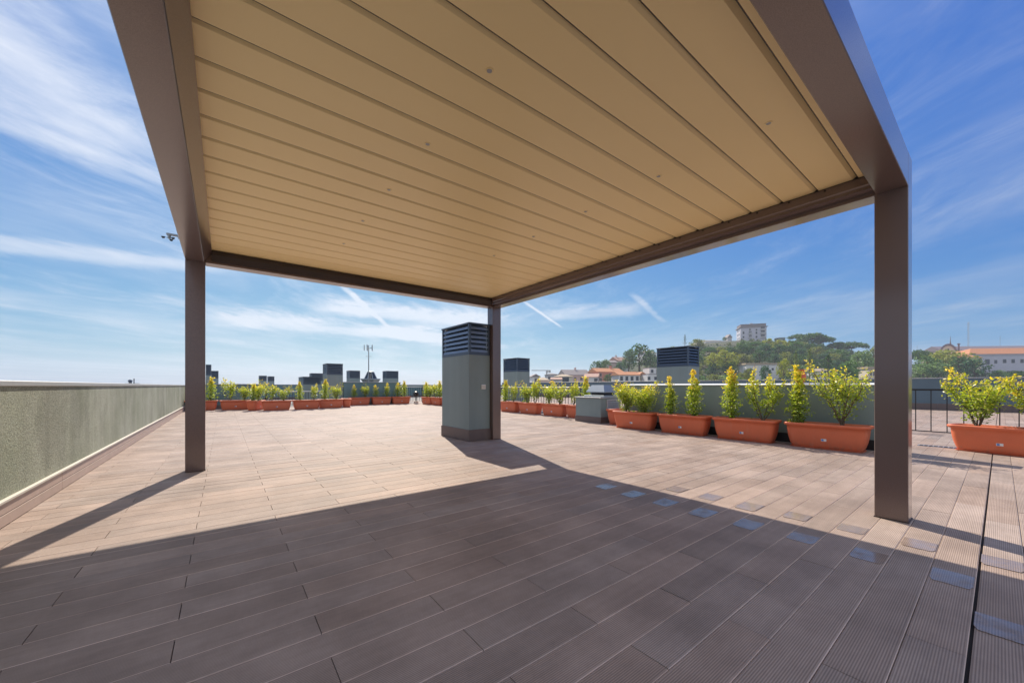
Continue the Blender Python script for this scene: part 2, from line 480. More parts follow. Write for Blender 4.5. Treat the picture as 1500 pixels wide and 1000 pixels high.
def puddle(u, k, ln, cut):
    a = ROW0 + k * ROWP + .007; b = ROW0 + (k + 1) * ROWP - .007
    mb = MB(); poly = [(u - .006, a), (u - .006, b)]; n = 14; w = b - a
    for i in range(n + 1):
        t = -1 + 2 * i / n
        poly.append((u - .006 - ln * (.80 + .20 * math.sqrt(max(0, 1 - abs(t) ** 12))) + random.uniform(-.002, .002), b - w * i / n))
    mb.prism(poly, .0008, .0027, (1, 1, 1))
    o = mb.build('puddle', M['water'], at=(u, (a + b) / 2, 0)); structure(o)


for k in (14, 12, 10, 8, 6, 4, 2, 0): puddle(3.27 + .0, k, random.uniform(.17, .26), 0)
for k in (11, 9, 7, 5, 3, 1, -1): puddle(3.76, k, random.uniform(.17, .26), 0)
puddle(2.78, -1, .2, 0)

# street far below and the wooded hill
BX, BY = math.cos(R(YAW)), -math.sin(R(YAW))


def at(px, Y):
    """plan position of a bearing measured on the photograph at a real distance Y (m)"""
    X = (px - 750) / 550 * Y
    return (BX * X + BY * Y, -BY * X + BX * Y)


def hgt(py, Y): return EYE + (565 - py) / 550 * Y


CREST = [(600, 572), (700, 568), (780, 563), (850, 557), (880, 549), (905, 537), (960, 521), (1000, 507), (1050, 501), (1080, 499), (1130, 499.5),
         (1180, 503), (1220, 513), (1260, 523), (1300, 532), (1340, 534), (1400, 531), (1500, 528), (1620, 530), (1900, 545)]


def crest_y(px):
    for (a, ya), (b, yb) in zip(CREST, CREST[1:]):
        if a <= px <= b: return ya + (yb - ya) * (px - a) / (b - a)
    return 570


def ground(px, Y):
    YC = 250.; z0 = -16
    zc = hgt(crest_y(px), YC)
    if Y <= YC:
        t = max(0, (Y - 75) / (YC - 75)); t = t * t * (3 - 2 * t) * .45 + t * .55
        return z0 + (zc - z0) * t
    t = min(1, (Y - YC) / 300); return zc + (z0 - zc) * (t * t * (3 - 2 * t))


mb = MB(); nx, ny = 80, 60; vs = []; fs = []
for j in range(ny + 1):
    Y = 70 + 500 * (j / ny) ** 1.35
    for i in range(nx + 1):
        px = 600 + 1300 * i / nx
        x, y = at(px, Y); z = ground(px, Y) + 1.2 * noise.noise(Vector((x * .03, y * .03, 0)))
        if i == 0 or i == nx or j == 0 or j == ny: z = -22.5
        vs.append((x, y, z))
for j in range(ny):
    for i in range(nx):
        a = j * (nx + 1) + i; fs.append((a, a + 1, a + nx + 2, a + nx + 1))
mb.add(vs, fs)


def mat_ground():
    m, q, b = new_mat('grassy_scrub_ground'); P = objco(q)
    n = q.noise(P, .045, 6, .6); n2 = q.noise(P, .6, 5, .65)
    c = q.mix(q.ramp(n, .4, .62), (.045, .06, .025, 1), (.11, .10, .055, 1))
    c = q.mix(q.ramp(n2, .35, .75), c, (.03, .042, .018, 1))
    q.l(c, b.inputs['Base Color']); b.inputs['Roughness'].default_value = .95
    return m


M['ground'] = mat_ground()
structure(mb.build('hillside', M['ground'], smooth=True))
mb = MB(); mb.add([(-1500, -1500, -22), (1500, -1500, -22), (1500, 1500, -22), (-1500, 1500, -22)], [(0, 1, 2, 3)])
structure(mb.build('street_ground', plain('pale_town_ground', (.20, .19, .175), .9, 0, .3, .02)))
#@@OBJECTS

# ------------------------------------------------------------------ left parapet and other walls
def wall(name, label, cat, x0, x1, y0, y1, z, mat, skirt, sk_h=.17, cop=.035, cop_over=.03, faces='-x', copmat=None, ledge=False):
    """rendered wall; `faces` says which sides carry a board skirting"""
    t = thing(name, label, cat, ((x0 + x1) / 2, (y0 + y1) / 2, 0))
    m = MB(); m.box(x0, x1, y0, y1, 0, z - cop); m.build('wall_face', mat, t)
    m = MB(); m.bbox(x0 - cop_over, x1 + cop_over, y0 - (cop_over if y1 - y0 < 30 else 0), y1 + cop_over, z - cop, z, .006)
    if copmat:      # coping tilted inwards, its lit top showing as a pale edge
        m = MB(); m.extrude_y([(x0 - cop_over, z - cop - .012), (x1 + cop_over, z - cop - .001), (x1 + cop_over, z + .006), (x0 - cop_over, z - .018)], y0 - cop_over, y1 + cop_over)
    m.build('coping', copmat or M['coping'], t)
    for s in faces.split():
        m = MB(); g = .014; rows = [(0.004, sk_h)] if not ledge else [(.004, .088), (.094, .178)]
        for a, b in rows:
            if s == '-x': _boards(m, x0 - g, x0, y0, y1, a, b, 'y')
            if s == '+x': _boards(m, x1, x1 + g, y0, y1, a, b, 'y')
            if s == '-y': _boards(m, x0, x1, y0 - g, y0, a, b, 'x')
        m.build('skirting', skirt, t)
    if ledge:
        m = MB(); m.bbox(x1, x1 + .03, y0, y1, .181, .205, .004); m.build('ledge', M['pale_stone'], t)
    return t


def _boards(m, x0, x1, y0, y1, z0, z1, ax, L=1.96):
    a, b = (y0, y1) if ax == 'y' else (x0, x1)
    p = a
    while p < b - .01:
        e = min(b, p + L)
        if ax == 'y': m.bbox(x0, x1, p, e - .004, z0, z1, .002)
        else: m.bbox(p, e - .004, y0, y1, z0, z1, .002)
        p = e


wall('parapet_wall', 'long rough grey-green parapet with metal coping running along the left edge of the terrace', 'wall',
     -1.56, -1.31, -4, 22.15, 1.092, M['render_left'], M['skirting_pale'], faces='+x', cop=.045, cop_over=.016, ledge=True)
wall('terrace_wall', 'blue-grey end wall at far left, meeting the long parapet behind the first terracotta planters', 'wall',
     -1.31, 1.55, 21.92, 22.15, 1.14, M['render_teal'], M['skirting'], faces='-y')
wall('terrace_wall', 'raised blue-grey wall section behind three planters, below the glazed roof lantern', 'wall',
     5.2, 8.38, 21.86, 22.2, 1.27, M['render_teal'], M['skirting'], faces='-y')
wall('planter_wall', 'smooth grey-green wall with pale top edge behind the four largest planters', 'wall',
     8.37, 8.62, .98, 6.05, 1.092, M['render'], M['black'], faces='-x', cop=.022, cop_over=.02, copmat=M['white_coping'])
wall('boundary_wall', 'long grey wall across the neighbouring roof terrace, below the wooded hill', 'wall',
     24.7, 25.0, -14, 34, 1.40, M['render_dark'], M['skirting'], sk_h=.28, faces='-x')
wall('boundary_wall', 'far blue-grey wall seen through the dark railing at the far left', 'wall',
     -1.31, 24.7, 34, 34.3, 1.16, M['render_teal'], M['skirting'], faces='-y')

# ------------------------------------------------------------------ pergola
PU0, PU1, PV0, PV1, ZB, ZT, PW = -.37, 4.34, .43, 6.2, 2.58, 2.84, .19
pg = thing('pergola', 'large bronze aluminium pergola with closed sand-coloured louvred roof shading the terrace', 'pergola', ((PU0 + PU1) / 2, (PV0 + PV1) / 2, 0))
for x in (PU0, PU1 - PW):
    for y in (PV0, PV1 - PW):
        m = MB(); m.bbox(x, x + PW, y, y + PW, .003, ZT + .002, .004)
        ps = m.build('post', M['pergola'], pg)
        m = MB(); m.bbox(x - .004, x + PW + .004, y - .004, y + PW + .004, .001, .006, .001); m.build('base_plate', M['gutter'], ps)
a, b = PV0 + PW, PV1 - PW
for x0 in (PU0, PU1 - PW + .01):
    m = MB(); m.bbox(x0, x0 + PW - .01, a + .001, b - .001, ZB, ZT, .004); m.build('beam', M['pergola'], pg)
a2, b2 = PU0 + PW, PU1 - PW
for y0 in (PV0, PV1 - PW + .01):
    m = MB(); m.bbox(a2 + .001, b2 - .001, y0, y0 + PW - .01, ZB, ZT, .004); m.build('beam', M['pergola'], pg)
# gutters hung inside the side beams and the far beam
xl = PU0 + PW - .008; xr = PU1 - PW + .008
m = MB(); m.extrude_y([(xl, ZB + .012), (xl + .072, ZB + .125), (xl + .072, ZB + .15), (xl, ZB + .15)], a, b); m.build('gutter', M['pergola'], pg)
m = MB(); m.extrude_y([(xr, ZB + .035), (xr, ZB + .15), (xr - .07, ZB + .15), (xr - .07, ZB + .085), (xr - .055, ZB + .075), (xr - .055, ZB + .05), (xr - .04, ZB + .035)], a, b); m.build('gutter', M['pergola'], pg)
m = MB()
for k in range(22): 
    v = 2.258 + .258 * (k - 6) - .05
    if a < v < b: m.tube([(xr - .074, v, ZB + .138), (xr - .045, v, ZB + .138)], .009, 8)
m.box(xr - .068, xr - .002, a, b, ZB + .151, ZB + .175); m.build('louvre_rail', M['black'], pg)
yb = PV1 - PW + .008
m = MB(); m.extrude_x([(yb, ZB + .03), (yb, ZB + .15), (yb - .06, ZB + .15), (yb - .06, ZB + .10), (yb - .03, ZB + .03)], xl + .074, xr - .074); m.build('gutter', M['gutter'], pg)
# louvres, closed: one part
p = .258; zl = ZB + .158; m = MB()
for k in range(-7, 16):
    v0 = 2.258 + p * k
    prof = [(0, .02), (.03, 0), (p - .007, 0), (p - .007, .03), (p + .025, .03), (p + .025, .05), (.034, .05), (.034, .027), (0, .027)]
    pr = [(v0 + y, zl + z) for y, z in prof]
    if v0 < a: pr = [(max(y, a), z) for y, z in pr]
    if v0 + p + .03 > b: pr = [(min(y, b), z) for y, z in pr]
    if v0 + p < a + .05 or v0 > b - .05: continue
    m.extrude_x(pr, xl + .05, xr - .045)
m.build('louvred_ceiling', M['louvre'], pg)
m = MB()
for k in range(-6, 16):
    v0 = 2.258 + p * k
    if a + .02 < v0 < b - .02: m.box(xl + .051, xr - .046, v0 - .0068, v0 - .0001, zl + .002, zl + .029)
m.build('louvre_gap_shade', M['gutter'], pg)  # dark strips put in for the shade inside the louvre gaps
for u, vs_ in ((1.13, (1.67, 2.44, 3.21, 3.98, 4.75)), (2.78, (.91, 1.68, 2.45, 3.22, 4.0))):
    for v in vs_:
        m = MB(); m.lathe([(.0, -.0005), (.014, -.0005), (.0155, -.003), (.020, -.003), (.0215, 0), (.0215, .004)], (u, v, zl - .0005), 20)
        d = m.build('downlight', M['louvre'], pg, smooth=False)
        m = MB(); m.lathe([(.0, -.0024), (.014, -.0024), (.014, -.001)], (u, v, zl - .0005), 16); m.build('lens', M['steel'], d)

# wind sensor clipped to the pergola
ws = thing('wind_sensor', 'small grey three-cup wind sensor on the outer side of the left pergola beam', 'wind sensor', (PU0, 5.26, 2.62))
m = MB(); m.bbox(PU0 - .10, PU0 - .001, 5.247, 5.273, 2.612, 2.632, .003); m.bbox(PU0 - .010, PU0 - .001, 5.235, 5.285, 2.595, 2.65, .002); m.build('bracket', M['zinc'], ws)
hx = PU0 - .078
m = MB(); m.lathe([(.011, -.036), (.013, -.02), (.014, 0), (.012, .002)], (hx, 5.26, 2.612), 14); hub = m.build('hub', M['zinc'], ws)
for k in range(3):
    t = R(120 * k + 195); cx, cy = hx + .046 * math.cos(t), 5.26 + .046 * math.sin(t)
    m = MB(); m.tube([(hx, 5.26, 2.585), (cx, cy, 2.582)], .002, 6)
    m.lathe([(.0, -.016), (.009, -.013), (.015, -.004), (.016, .003), (.014, .003), (.0, -.008)], (cx, cy, 2.582), 12); m.build('cup', M['blade'], ws)

# ------------------------------------------------------------------ ventilation shafts
def shaft(label, u0, u1, v0, v1, zt=2.25, zlou=1.64, outlet=False, name='vent_shaft', sk=True, nb=6, group=None):
    t = thing(name, label, 'vent shaft', ((u0 + u1) / 2, (v0 + v1) / 2, 0), group)
    m = MB(); m.bbox(u0, u1, v0, v1, 0, zlou, .004); m.build('shaft_body', M['render'], t)
    if sk:
        m = MB(); g = .014
        m.bbox(u0 - g, u1 + g, v0 - g, v1 + g, .003, .22, .003); m.build('skirting', M['skirting'], t)
    m = MB(); e = .045; z0 = zlou + .001
    for x in (u0, u1 - e):
        for y in (v0, v1 - e): m.bbox(x, x + e, y, y + e, z0, zt - .03, .002)
    m.bbox(u0 + .001, u1 - .001, v0 + .001, v1 - .001, z0, z0 + .05, .002)
    m.bbox(u0 - .012, u1 + .012, v0 - .012, v1 + .012, zt - .03, zt, .003)
    fr = m.build('louvre_frame', M['blade'], t)
    m = MB(); n = nb; h0 = z0 + .055; hh = (zt - .035 - h0) / n
    for k in range(n):
        za = h0 + k * hh; s = .05; lip = hh * .5
        for (xa, ya, xb, yb_, dx, dy) in ((u0, v0 + e, u0, v1 - e, 1, 0), (u1, v0 + e, u1, v1 - e, -1, 0), (u0 + e, v0, u1 - e, v0, 0, 1), (u0 + e, v1, u1 - e, v1, 0, -1)):
            D = Vector((dx, dy, 0)); A = Vector((xa, ya, za)) + D * .004; B_ = Vector((xb, yb_, za)) + D * .004
            up = Vector((0, 0, lip)) + D * .012; sl = up + D * s + Vector((0, 0, hh * .45)); th = D * .006
            m.add([A, B_, B_ + up, A + up, A + th, B_ + th, B_ + up + th, A + up + th], [(0, 1, 2, 3), (7, 6, 5, 4), (0, 4, 5, 1), (3, 2, 6, 7)])
            m.add([A + up, B_ + up, B_ + sl, A + sl, A + up + th, B_ + up + th, B_ + sl + th, A + sl + th], [(0, 1, 2, 3), (7, 6, 5, 4), (0, 4, 5, 1), (3, 2, 6, 7)])
    m.build('louvre_blades', M['blade_pale'] if nb == 6 and outlet else M['blade'], fr)
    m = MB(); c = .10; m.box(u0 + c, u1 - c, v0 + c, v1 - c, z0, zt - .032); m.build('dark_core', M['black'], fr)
    if outlet:
        zc = 1.03; x = 3.99
        m = MB(); m.bbox(x - .055, x + .035, v0 - .03, v0, zc - .045, zc + .045, .006); ob = m.build('power_outlet', M['white'], t)
        m = MB(); m.bbox(x - .045, x + .025, v0 - .034, v0 - .03, zc - .032, zc + .032, .002); m.build('outlet_cover', M['pale_stone'], ob)
    return t


shaft('grey ventilation shaft with blue slatted head and white outlet, beside the middle pergola post', 3.665, 4.14, 6.1, 7.2, outlet=True)
shaft('grey shaft with wide slatted head behind the wall of the largest planters', 11.0, 11.66, 5.68, 6.71)
shaft('grey shaft with slatted head just right of the middle pergola post', 10.25, 10.98, 12.98, 14.0, 2.29, 1.68)
shaft('tall slatted shaft between the far left railing and the raised far wall', 4.37, 5.17, 21.9, 22.95)
shaft('narrow slatted shaft showing just right of the left pergola post', -1.38, -.57, 27.28, 28.3)
shaft('second slatted shaft beside the left pergola post, farther back and lower looking', -1.2, -.33, 38.3, 39.3)
shaft('left one of two small close-set shafts on the far roof', 3.32, 4.06, 52.9, 54.0)
shaft('right one of two small close-set shafts on the far roof', 4.42, 5.1, 56.0, 57.0)
shaft('low wide dark louvred box behind the far left railing', 3.56, 4.47, 24.0, 25.6, 1.57, 1.13, nb=5, name='vent_box')
shaft('small dark shaft head peeking out behind the low louvred box', 6.3, 7.3, 38, 39, 2.2, 1.5)
shaft('dark shaft head left of the glazed roof lantern', 7.8, 8.6, 31.0, 31.9)
shaft('dark shaft head right of the glazed roof lantern', 10.31, 11.3, 29.9, 30.8)

# squat duct box with a fan cowl
db = thing('duct_box', 'squat grey-green duct box with side grille between the small and the large planters', 'duct box', (8.8, 7.3, 0))
m = MB(); m.bbox(8.38, 9.3, 6.83, 7.77, 0, .70, .004); m.build('duct_body', M['render'], db)
m = MB(); m.bbox(8.366, 9.31, 6.816, 7.784, .003, .17, .003); m.build('skirting', M['skirting'], db)
m = MB(); m.bbox(8.35, 9.33, 6.80, 7.80, .701, .73, .004); m.build('top_slab', M['coping'], db)
m = MB()
m.box(8.62, 8.66, 6.79, 6.829, .36, .67); m.box(9.2, 9.24, 6.79, 6.829, .36, .67); m.box(8.661, 9.199, 6.79, 6.829, .63, .67); m.box(8.661, 9.199, 6.79, 6.829, .36, .395)
gr = m.build('grille', M['coping'], db)
m = MB()
for k in range(4):
    z = .405 + k * .056
    m.add([(8.661, 6.785, z), (9.199, 6.785, z), (9.199, 6.825, z + .05), (8.661, 6.825, z + .05), (8.661, 6.79, z - .004), (9.199, 6.79, z - .004), (9.199, 6.829, z + .046), (8.661, 6.829, z + .046)], [(0, 1, 2, 3), (7, 6, 5, 4), (0, 4, 5, 1), (3, 2, 6, 7)])
m.build('grille_slats', M['coping'], gr)
fc = thing('fan_cowl', 'zinc roof fan cowl with sloping hood on top of the squat duct box', 'fan cowl', (8.95, 7.2, .73))
m = MB(); m.bbox(8.55, 9.3, 6.85, 7.6, .731, .775, .004); m.build('base_plate', M['zinc'], fc)
m = MB(); m.box(8.72, 9.15, 7.0, 7.45, .776, .855); m.build('neck', M['black'], fc)
m = MB(); q0 = [(8.6, 6.88), (9.28, 6.88), (9.28, 7.56), (8.6, 7.56)]; q1 = [(8.72, 7.0), (9.16, 7.0), (9.16, 7.44), (8.72, 7.44)]
m.add([(x, y, .856) for x, y in q0] + [(x, y, .88) for x, y in q0] + [(x, y, 1.075) for x, y in q1], [(3, 2, 1, 0)] + [(i, (i + 1) % 4, 4 + (i + 1) % 4, 4 + i) for i in range(4)] + [(4 + i, 4 + (i + 1) % 4, 8 + (i + 1) % 4, 8 + i) for i in range(4)] + [(8, 9, 10, 11)])
m.build('hood', M['zinc'], fc)

# ------------------------------------------------------------------ railings
def railing(label, pts, ztop, zbot, sp, mat=None, topmat=None, name='railing', flat=.045):
    (x0, y0), (x1, y1) = pts; L = math.hypot(x1 - x0, y1 - y0); dx, dy = (x1 - x0) / L, (y1 - y0) / L
    t = thing(name, label, 'railing', ((x0 + x1) / 2, (y0 + y1) / 2, 0)); mat = mat or M['black']
    rot = Matrix.Translation((x0, y0, 0)) @ Matrix.Rotation(math.atan2(dy, dx), 4, 'Z')
    m = MB()
    if topmat: m.tube([(x0, y0, ztop - .017), (x1, y1, ztop - .017)], .017, 12)
    else: m.bbox(0, L, -flat / 2, flat / 2, ztop - .038, ztop, .003, M=rot)
    m.build('top_rail', topmat or mat, t, smooth=bool(topmat))
    m = MB(); m.bbox(0, L, -.015, .015, zbot, zbot + .02, .003, M=rot); m.build('bottom_rail', mat, t)
    n = int(L / sp)
    for k in range(n):
        s = (k + .5) * L / n
        m = MB(); m.bbox(s - .008, s + .008, -.008, .008, zbot + .02, ztop - (.03 if topmat else .038), .002, M=rot); m.build('baluster', mat, t)
    for s in ((.02, L / 2, L - .02) if L > 5 else (.02, L - .02)):
        m = MB(); m.bbox(s - .02, s + .02, -.02, .02, 0, ztop - (.03 if topmat else .0385), .003, M=rot); m.build('railing_post', mat, t)
    return t


railing('black metal railing with pale flat top rail behind the small planters right of the pergola', [(9.9, 8.3), (9.9, 21.9)], 1.012, .09, .145, topmat=M['white_coping'])
railing('short dark railing with pale top rail behind the far corner planters', [(8.45, 22.0), (9.86, 22.0)], 1.012, .09, .13, topmat=M['white_coping'])
railing('low dark railing between the far left wall and the tall slatted shaft', [(1.62, 22.0), (4.3, 22.0)], .78, .09, .12, topmat=M['white_coping'])
railing('black metal railing between the right pergola post and the far right planter', [(12.2, 1.95), (12.2, -.33)], .985, .05, .215)
railing('lower black railing section behind the far right planter, after the tall end post', [(12.2, -.42), (12.2, -3.2)], .80, .05, .34, name='low_railing')
m = MB(); m.bbox(12.17, 12.23, -.40, -.345, 0, .93, .004); m.lathe([(.0, .93), (.03, .93), (.012, .99), (.0, 1.0)], (12.2, -.372, 0), 8)
o = m.build('gate_post', M['black'], at=(12.2, -.37, 0)); tag(o, 'slim black pointed post between the two right-hand railing sections', 'post')

dg = thing('drain_grate', 'dark slotted drain grate in the deck left of the far right planter', 'drain grate', (9.78, .66, 0))
m = MB(); m.box(9.70, 9.86, .42, .90, .002, .0065); fr = m.build('frame', M['steel'], dg)
m = MB()
for k in range(8): m.box(9.708, 9.852, .436 + k * .057, .476 + k * .057, .0068, .0085)
m.build('slots', M['black'], dg)

# ------------------------------------------------------------------ planters
def rrect(a, b, r, n=5):
    pts = []
    for cx, cy, t0 in ((a - r, b - r, 0), (-a + r, b - r, 90), (-a + r, -b + r, 180), (a - r, -b + r, 270)):
        for k in range(n + 1):
            t = R(t0 + 90 * k / n); pts.append((cx + r * math.cos(t), cy + r * math.sin(t)))
    return pts


def loft(m, rings):
    n = len(rings[0][1]); o = []; vs = []; fs = []
    for z, pl in rings: vs += [(x, y, z) for x, y in pl]
    for i in range(len(rings) - 1):
        for k in range(n):
            k2 = (k + 1) % n; fs.append((i * n + k, i * n + k2, (i + 1) * n + k2, (i + 1) * n + k))
    fs.append(tuple(reversed(range(n)))); m.add(vs, fs)


def make_planter():
    t = thing('planter', 'terracotta planter', 'planter', (0, 0, 0))
    m = MB()
    prof = [(.012, .452, .135, .06), (.02, .46, .143, .07), (.07, .482, .157, .08), (.14, .503, .170, .09), (.22, .518, .179, .09), (.30, .527, .185, .09), (.362, .531, .187, .09),
            (.368, .548, .204, .10), (.376, .562, .216, .105), (.40, .568, .221, .105), (.414, .564, .218, .10), (.42, .552, .207, .10), (.42, .535, .19, .09), (.412, .523, .178, .085), (.36, .517, .172, .08)]
    loft(m, [(z, rrect(a, b, r)) for z, a, b, r in prof]); m.build('pot', M['terracotta'], t, smooth=True)
    m = MB(); loft(m, [(.002, rrect(.47, .155, .06)), (.018, rrect(.482, .165, .065)), (.0185, rrect(.47, .15, .06)), (.008, rrect(.46, .14, .06))]); m.build('saucer', M['terracotta'], t)
    m = MB(); vs = []; n1, n2 = 24, 8
    for j in range(n2 + 1):
        for i in range(n1 + 1):
            vs.append((-.512 + 1.024 * i / n1, -.165 + .33 * j / n2, .375 + random.uniform(-.008, .012)))
    m.add(vs, [(j * (n1 + 1) + i, j * (n1 + 1) + i + 1, (j + 1) * (n1 + 1) + i + 1, (j + 1) * (n1 + 1) + i) for j in range(n2) for i in range(n1)]); m.build('soil', M['soil'], t)
    # price sticker on the front
    m = MB(); z0, z1 = .135, .175
    m.add([(-.035, -.1715, z0), (.035, -.1715, z0), (.035, -.1765, z1), (-.035, -.1765, z1), (-.035, -.168, z0), (.035, -.168, z0), (.035, -.172, z1), (-.035, -.172, z1)], [(0, 1, 2, 3), (0, 4, 5, 1), (1, 5, 6, 2), (2, 6, 7, 3), (3, 7, 4, 0)])
    st = m.build('sticker', M['white'], t)
    m = MB(); m.add([(-.03, -.1735, .14), (.0, -.1735, .14), (.0, -.1777, .17), (-.03, -.1777, .17)], [(0, 1, 2, 3)]); m.build('blue_print', M['blue'], st)
    return t


def leafset(m, P, size, col, rnd, up=.3):
    """one folded leaf"""
    d = Vector((rnd.gauss(0, 1), rnd.gauss(0, 1), rnd.gauss(0, .7) + up)).normalized()
    s = d.cross(Vector((rnd.gauss(0, 1), rnd.gauss(0, 1), rnd.gauss(0, 1)))).normalized(); nrm = d.cross(s)
    L = size * rnd.uniform(.7, 1.3); w = L * .27
    P = Vector(P); k = P + d * L * .5 + nrm * L * .06
    m.add([P, k + s * w, P + d * L, k - s * w], [(0, 1, 2), (0, 2, 3)], col)


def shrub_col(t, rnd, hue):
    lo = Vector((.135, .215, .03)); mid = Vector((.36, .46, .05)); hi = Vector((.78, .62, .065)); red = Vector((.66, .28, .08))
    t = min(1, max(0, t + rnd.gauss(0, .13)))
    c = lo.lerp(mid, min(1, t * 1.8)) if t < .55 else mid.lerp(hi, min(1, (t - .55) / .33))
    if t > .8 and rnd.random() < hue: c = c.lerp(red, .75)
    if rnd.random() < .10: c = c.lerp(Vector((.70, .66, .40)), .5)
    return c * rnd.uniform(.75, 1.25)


def make_shrub(seed, h, w, n, leaf, style='cone', hue=.15, mat=None):
    rnd = random.Random(seed); t = thing('shrub', 'shrub', 'shrub', (0, 0, 0))
    ms = MB(); ml = MB(); tips = []
    nst = {'cone': 3, 'column': 2, 'spread': 7, 'bush': 6, 'twin': 4}[style]
    for i in range(nst):
        a = 2 * math.pi * (i + rnd.uniform(-.3, .3)) / nst
        lean = {'cone': .12, 'column': .10, 'spread': .9, 'bush': .55, 'twin': .5}[style] * w * rnd.uniform(.6, 1.15)
        hh = h * (1.0 if i == 0 else rnd.uniform(.62, .92))
        pts = []
        for k in range(7):
            s = k / 6; wob = .02 * h
            r = lean * (s ** 1.25) if style in ('spread', 'bush') else lean * math.sin(s * 2.2) 
            pts.append(Vector((math.cos(a) * r + rnd.uniform(-wob, wob), math.sin(a) * r * .75 + rnd.uniform(-wob, wob), hh * s)))
        ms.tube(pts, [.009 * (1 - .75 * k / 6) * (h / .9) for k in range(7)], 6)
        tips.append((pts, hh))
        if style in ('spread', 'bush', 'twin'):
            for j in range(3):
                s0 = rnd.randint(2, 4); b0 = pts[s0]; aa = rnd.uniform(0, 6.28)
                e = b0 + Vector((math.cos(aa) * w * .32, math.sin(aa) * w * .25, h * rnd.uniform(.15, .3)))
                pp = [b0, b0.lerp(e, .5) + Vector((0, 0, -.01)), e]
                ms.tube(pp, [.005, .004, .002], 5); tips.append((pp, e.z))
    tot = sum(1 if len(p) > 4 else .45 for p, _ in tips)
    for pts, hh in tips:
        m_ = int(n / tot * (1 if len(pts) > 4 else .45))
        for q in range(m_):
            s = rnd.random() ** .85
            if len(pts) > 4: s = (.04 if style in ('cone', 'bush') else .14) + (.96 if style in ('cone', 'bush') else .86) * s
            f = s * (len(pts) - 1); i = min(int(f), len(pts) - 2); c = pts[i].lerp(pts[i + 1], f - i)
            prof = {'cone': .50 * min(1, (s + .16) / .42) * max(.02, 1.03 - s) ** .75 + .05, 'column': .42 * (1 - s ** 3) + .1, 'spread': .26 * (1.1 - .5 * s), 'bush': .36 * (1.1 - .5 * s), 'twin': .24 * (1.15 - .7 * s)}[style] * w
            # leaves gather in whorls along the twig, with gaps
            wh = round(s * 16) / 16; c = c + Vector((0, 0, (wh - s) * hh * .5))
            a = rnd.uniform(0, 6.28); r = prof * math.sqrt(rnd.random()) * (.7 + .5 * math.sin(wh * 40 + seed))
            p_ = c + Vector((math.cos(a) * r, math.sin(a) * r * .85, rnd.gauss(0, .012)))
            if p_.z < .02: p_.z = rnd.uniform(.03, .15)
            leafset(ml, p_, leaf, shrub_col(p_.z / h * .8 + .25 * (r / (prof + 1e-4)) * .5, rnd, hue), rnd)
    ms.build('stem', M['bark'], t); ml.build('foliage', mat or M['leaf'], t)
    return t


used = {}


def place(proto, key, loc, rz, label, scale=None, group=None):
    """the first placement moves the source itself, later ones copy it"""
    if key not in used:
        used[key] = 1; proto.location = loc; proto.rotation_euler.z = rz; proto['label'] = label
        if scale: proto.scale = scale
        if group: proto['group'] = group
        return proto
    return dup(proto, loc, rz, label, scale or (1, 1, 1), group)


planter0 = make_planter()
GP = 'terracotta planters round the terrace'


def planter(x, y, rz, label): return place(planter0, 'planter', (x, y, 0), rz, label, None, GP)


GS = 'shrubs growing in the terracotta planters'
near = {k: make_shrub(*v) for k, v in dict(
    bush=(11, .82, .50, 2900, .040, 'bush', .1), grey=(12, .78, .62, 3600, .036, 'bush', .25), col=(13, .88, .40, 2000, .040, 'cone', .12), cone=(14, 1.0, .50, 2800, .040, 'cone', .25),
    cone2=(15, 1.03, .48, 2800, .040, 'cone', .45), slim=(16, 1.02, .46, 2100, .040, 'twin', .2), tall=(17, 1.04, .46, 3000, .040, 'cone', .06), spread=(18, 1.12, .58, 2200, .040, 'spread', .05),
    wide=(19, 1.0, .52, 2900, .044, 'spread', .10), wide2=(20, .82, .45, 2000, .044, 'spread', .12)).items()}


def shrub(key, x, y, label, rz=0., sc=None): return place(near[key], key, (x, y, .37), rz, label, sc, GS)


# four large planters before the wall, then the one at far right
for v, lab, (ka, la, va), (kb, lb, vb) in (
    (5.47, 'first large planter beside the duct box, holding two dense round shrubs', ('bush', 'dense yellow-green shrub, left of two next to the duct box', 5.74), ('grey', 'dense shrub with pale pinkish leaves, right of two next to the duct box', 5.22)),
    (4.24, 'second large planter from the duct box, with a slim shrub and a reddish tipped one', ('col', 'slim short column shrub, left in second large planter from the duct box', 4.55), ('cone', 'fuller shrub with orange-red tip, right in second large planter from the duct box', 4.02)),
    (3.02, 'third large planter from the duct box, with a red tipped cone shrub', ('cone2', 'cone-shaped shrub with red tip, left in third large planter from the duct box', 3.27), ('slim', 'slim open shrub with pale tip, right in third large planter from the duct box', 2.71)),
    (1.78, 'largest looking planter, just left of the right pergola post', ('tall', 'upright shrub with bright yellow top, left one beside the right pergola post', 2.17), ('spread', 'open branching shrub with tall yellow leader, beside the right pergola post', 1.58))):
    planter(8.02, v, R(-90), lab)
    shrub(ka, 8.02, va, la, R(20 * v)); shrub(kb, 8.02, vb, lb, R(50 * v))
planter(8.85, 6.42, R(2), 'planter set crosswise, half hidden between the duct box and the large planters')
pa = math.atan2(-.968, -.25); px_, py_ = 9.50 - .25 * .47 + .155 * .968, .46 - .968 * .47 - .155 * .25
planter(px_, py_, pa, 'planter at the far right edge, in front of the black railing')
shrub('wide', px_ + .25 * .27, py_ + .968 * .27, 'wide bushy shrub with orange-yellow tips in the far right planter', R(40))
shrub('wide2', px_ - .25 * .36, py_ - .968 * .36, 'shrub cut by the right edge of the photo, second in the far right planter', R(80))

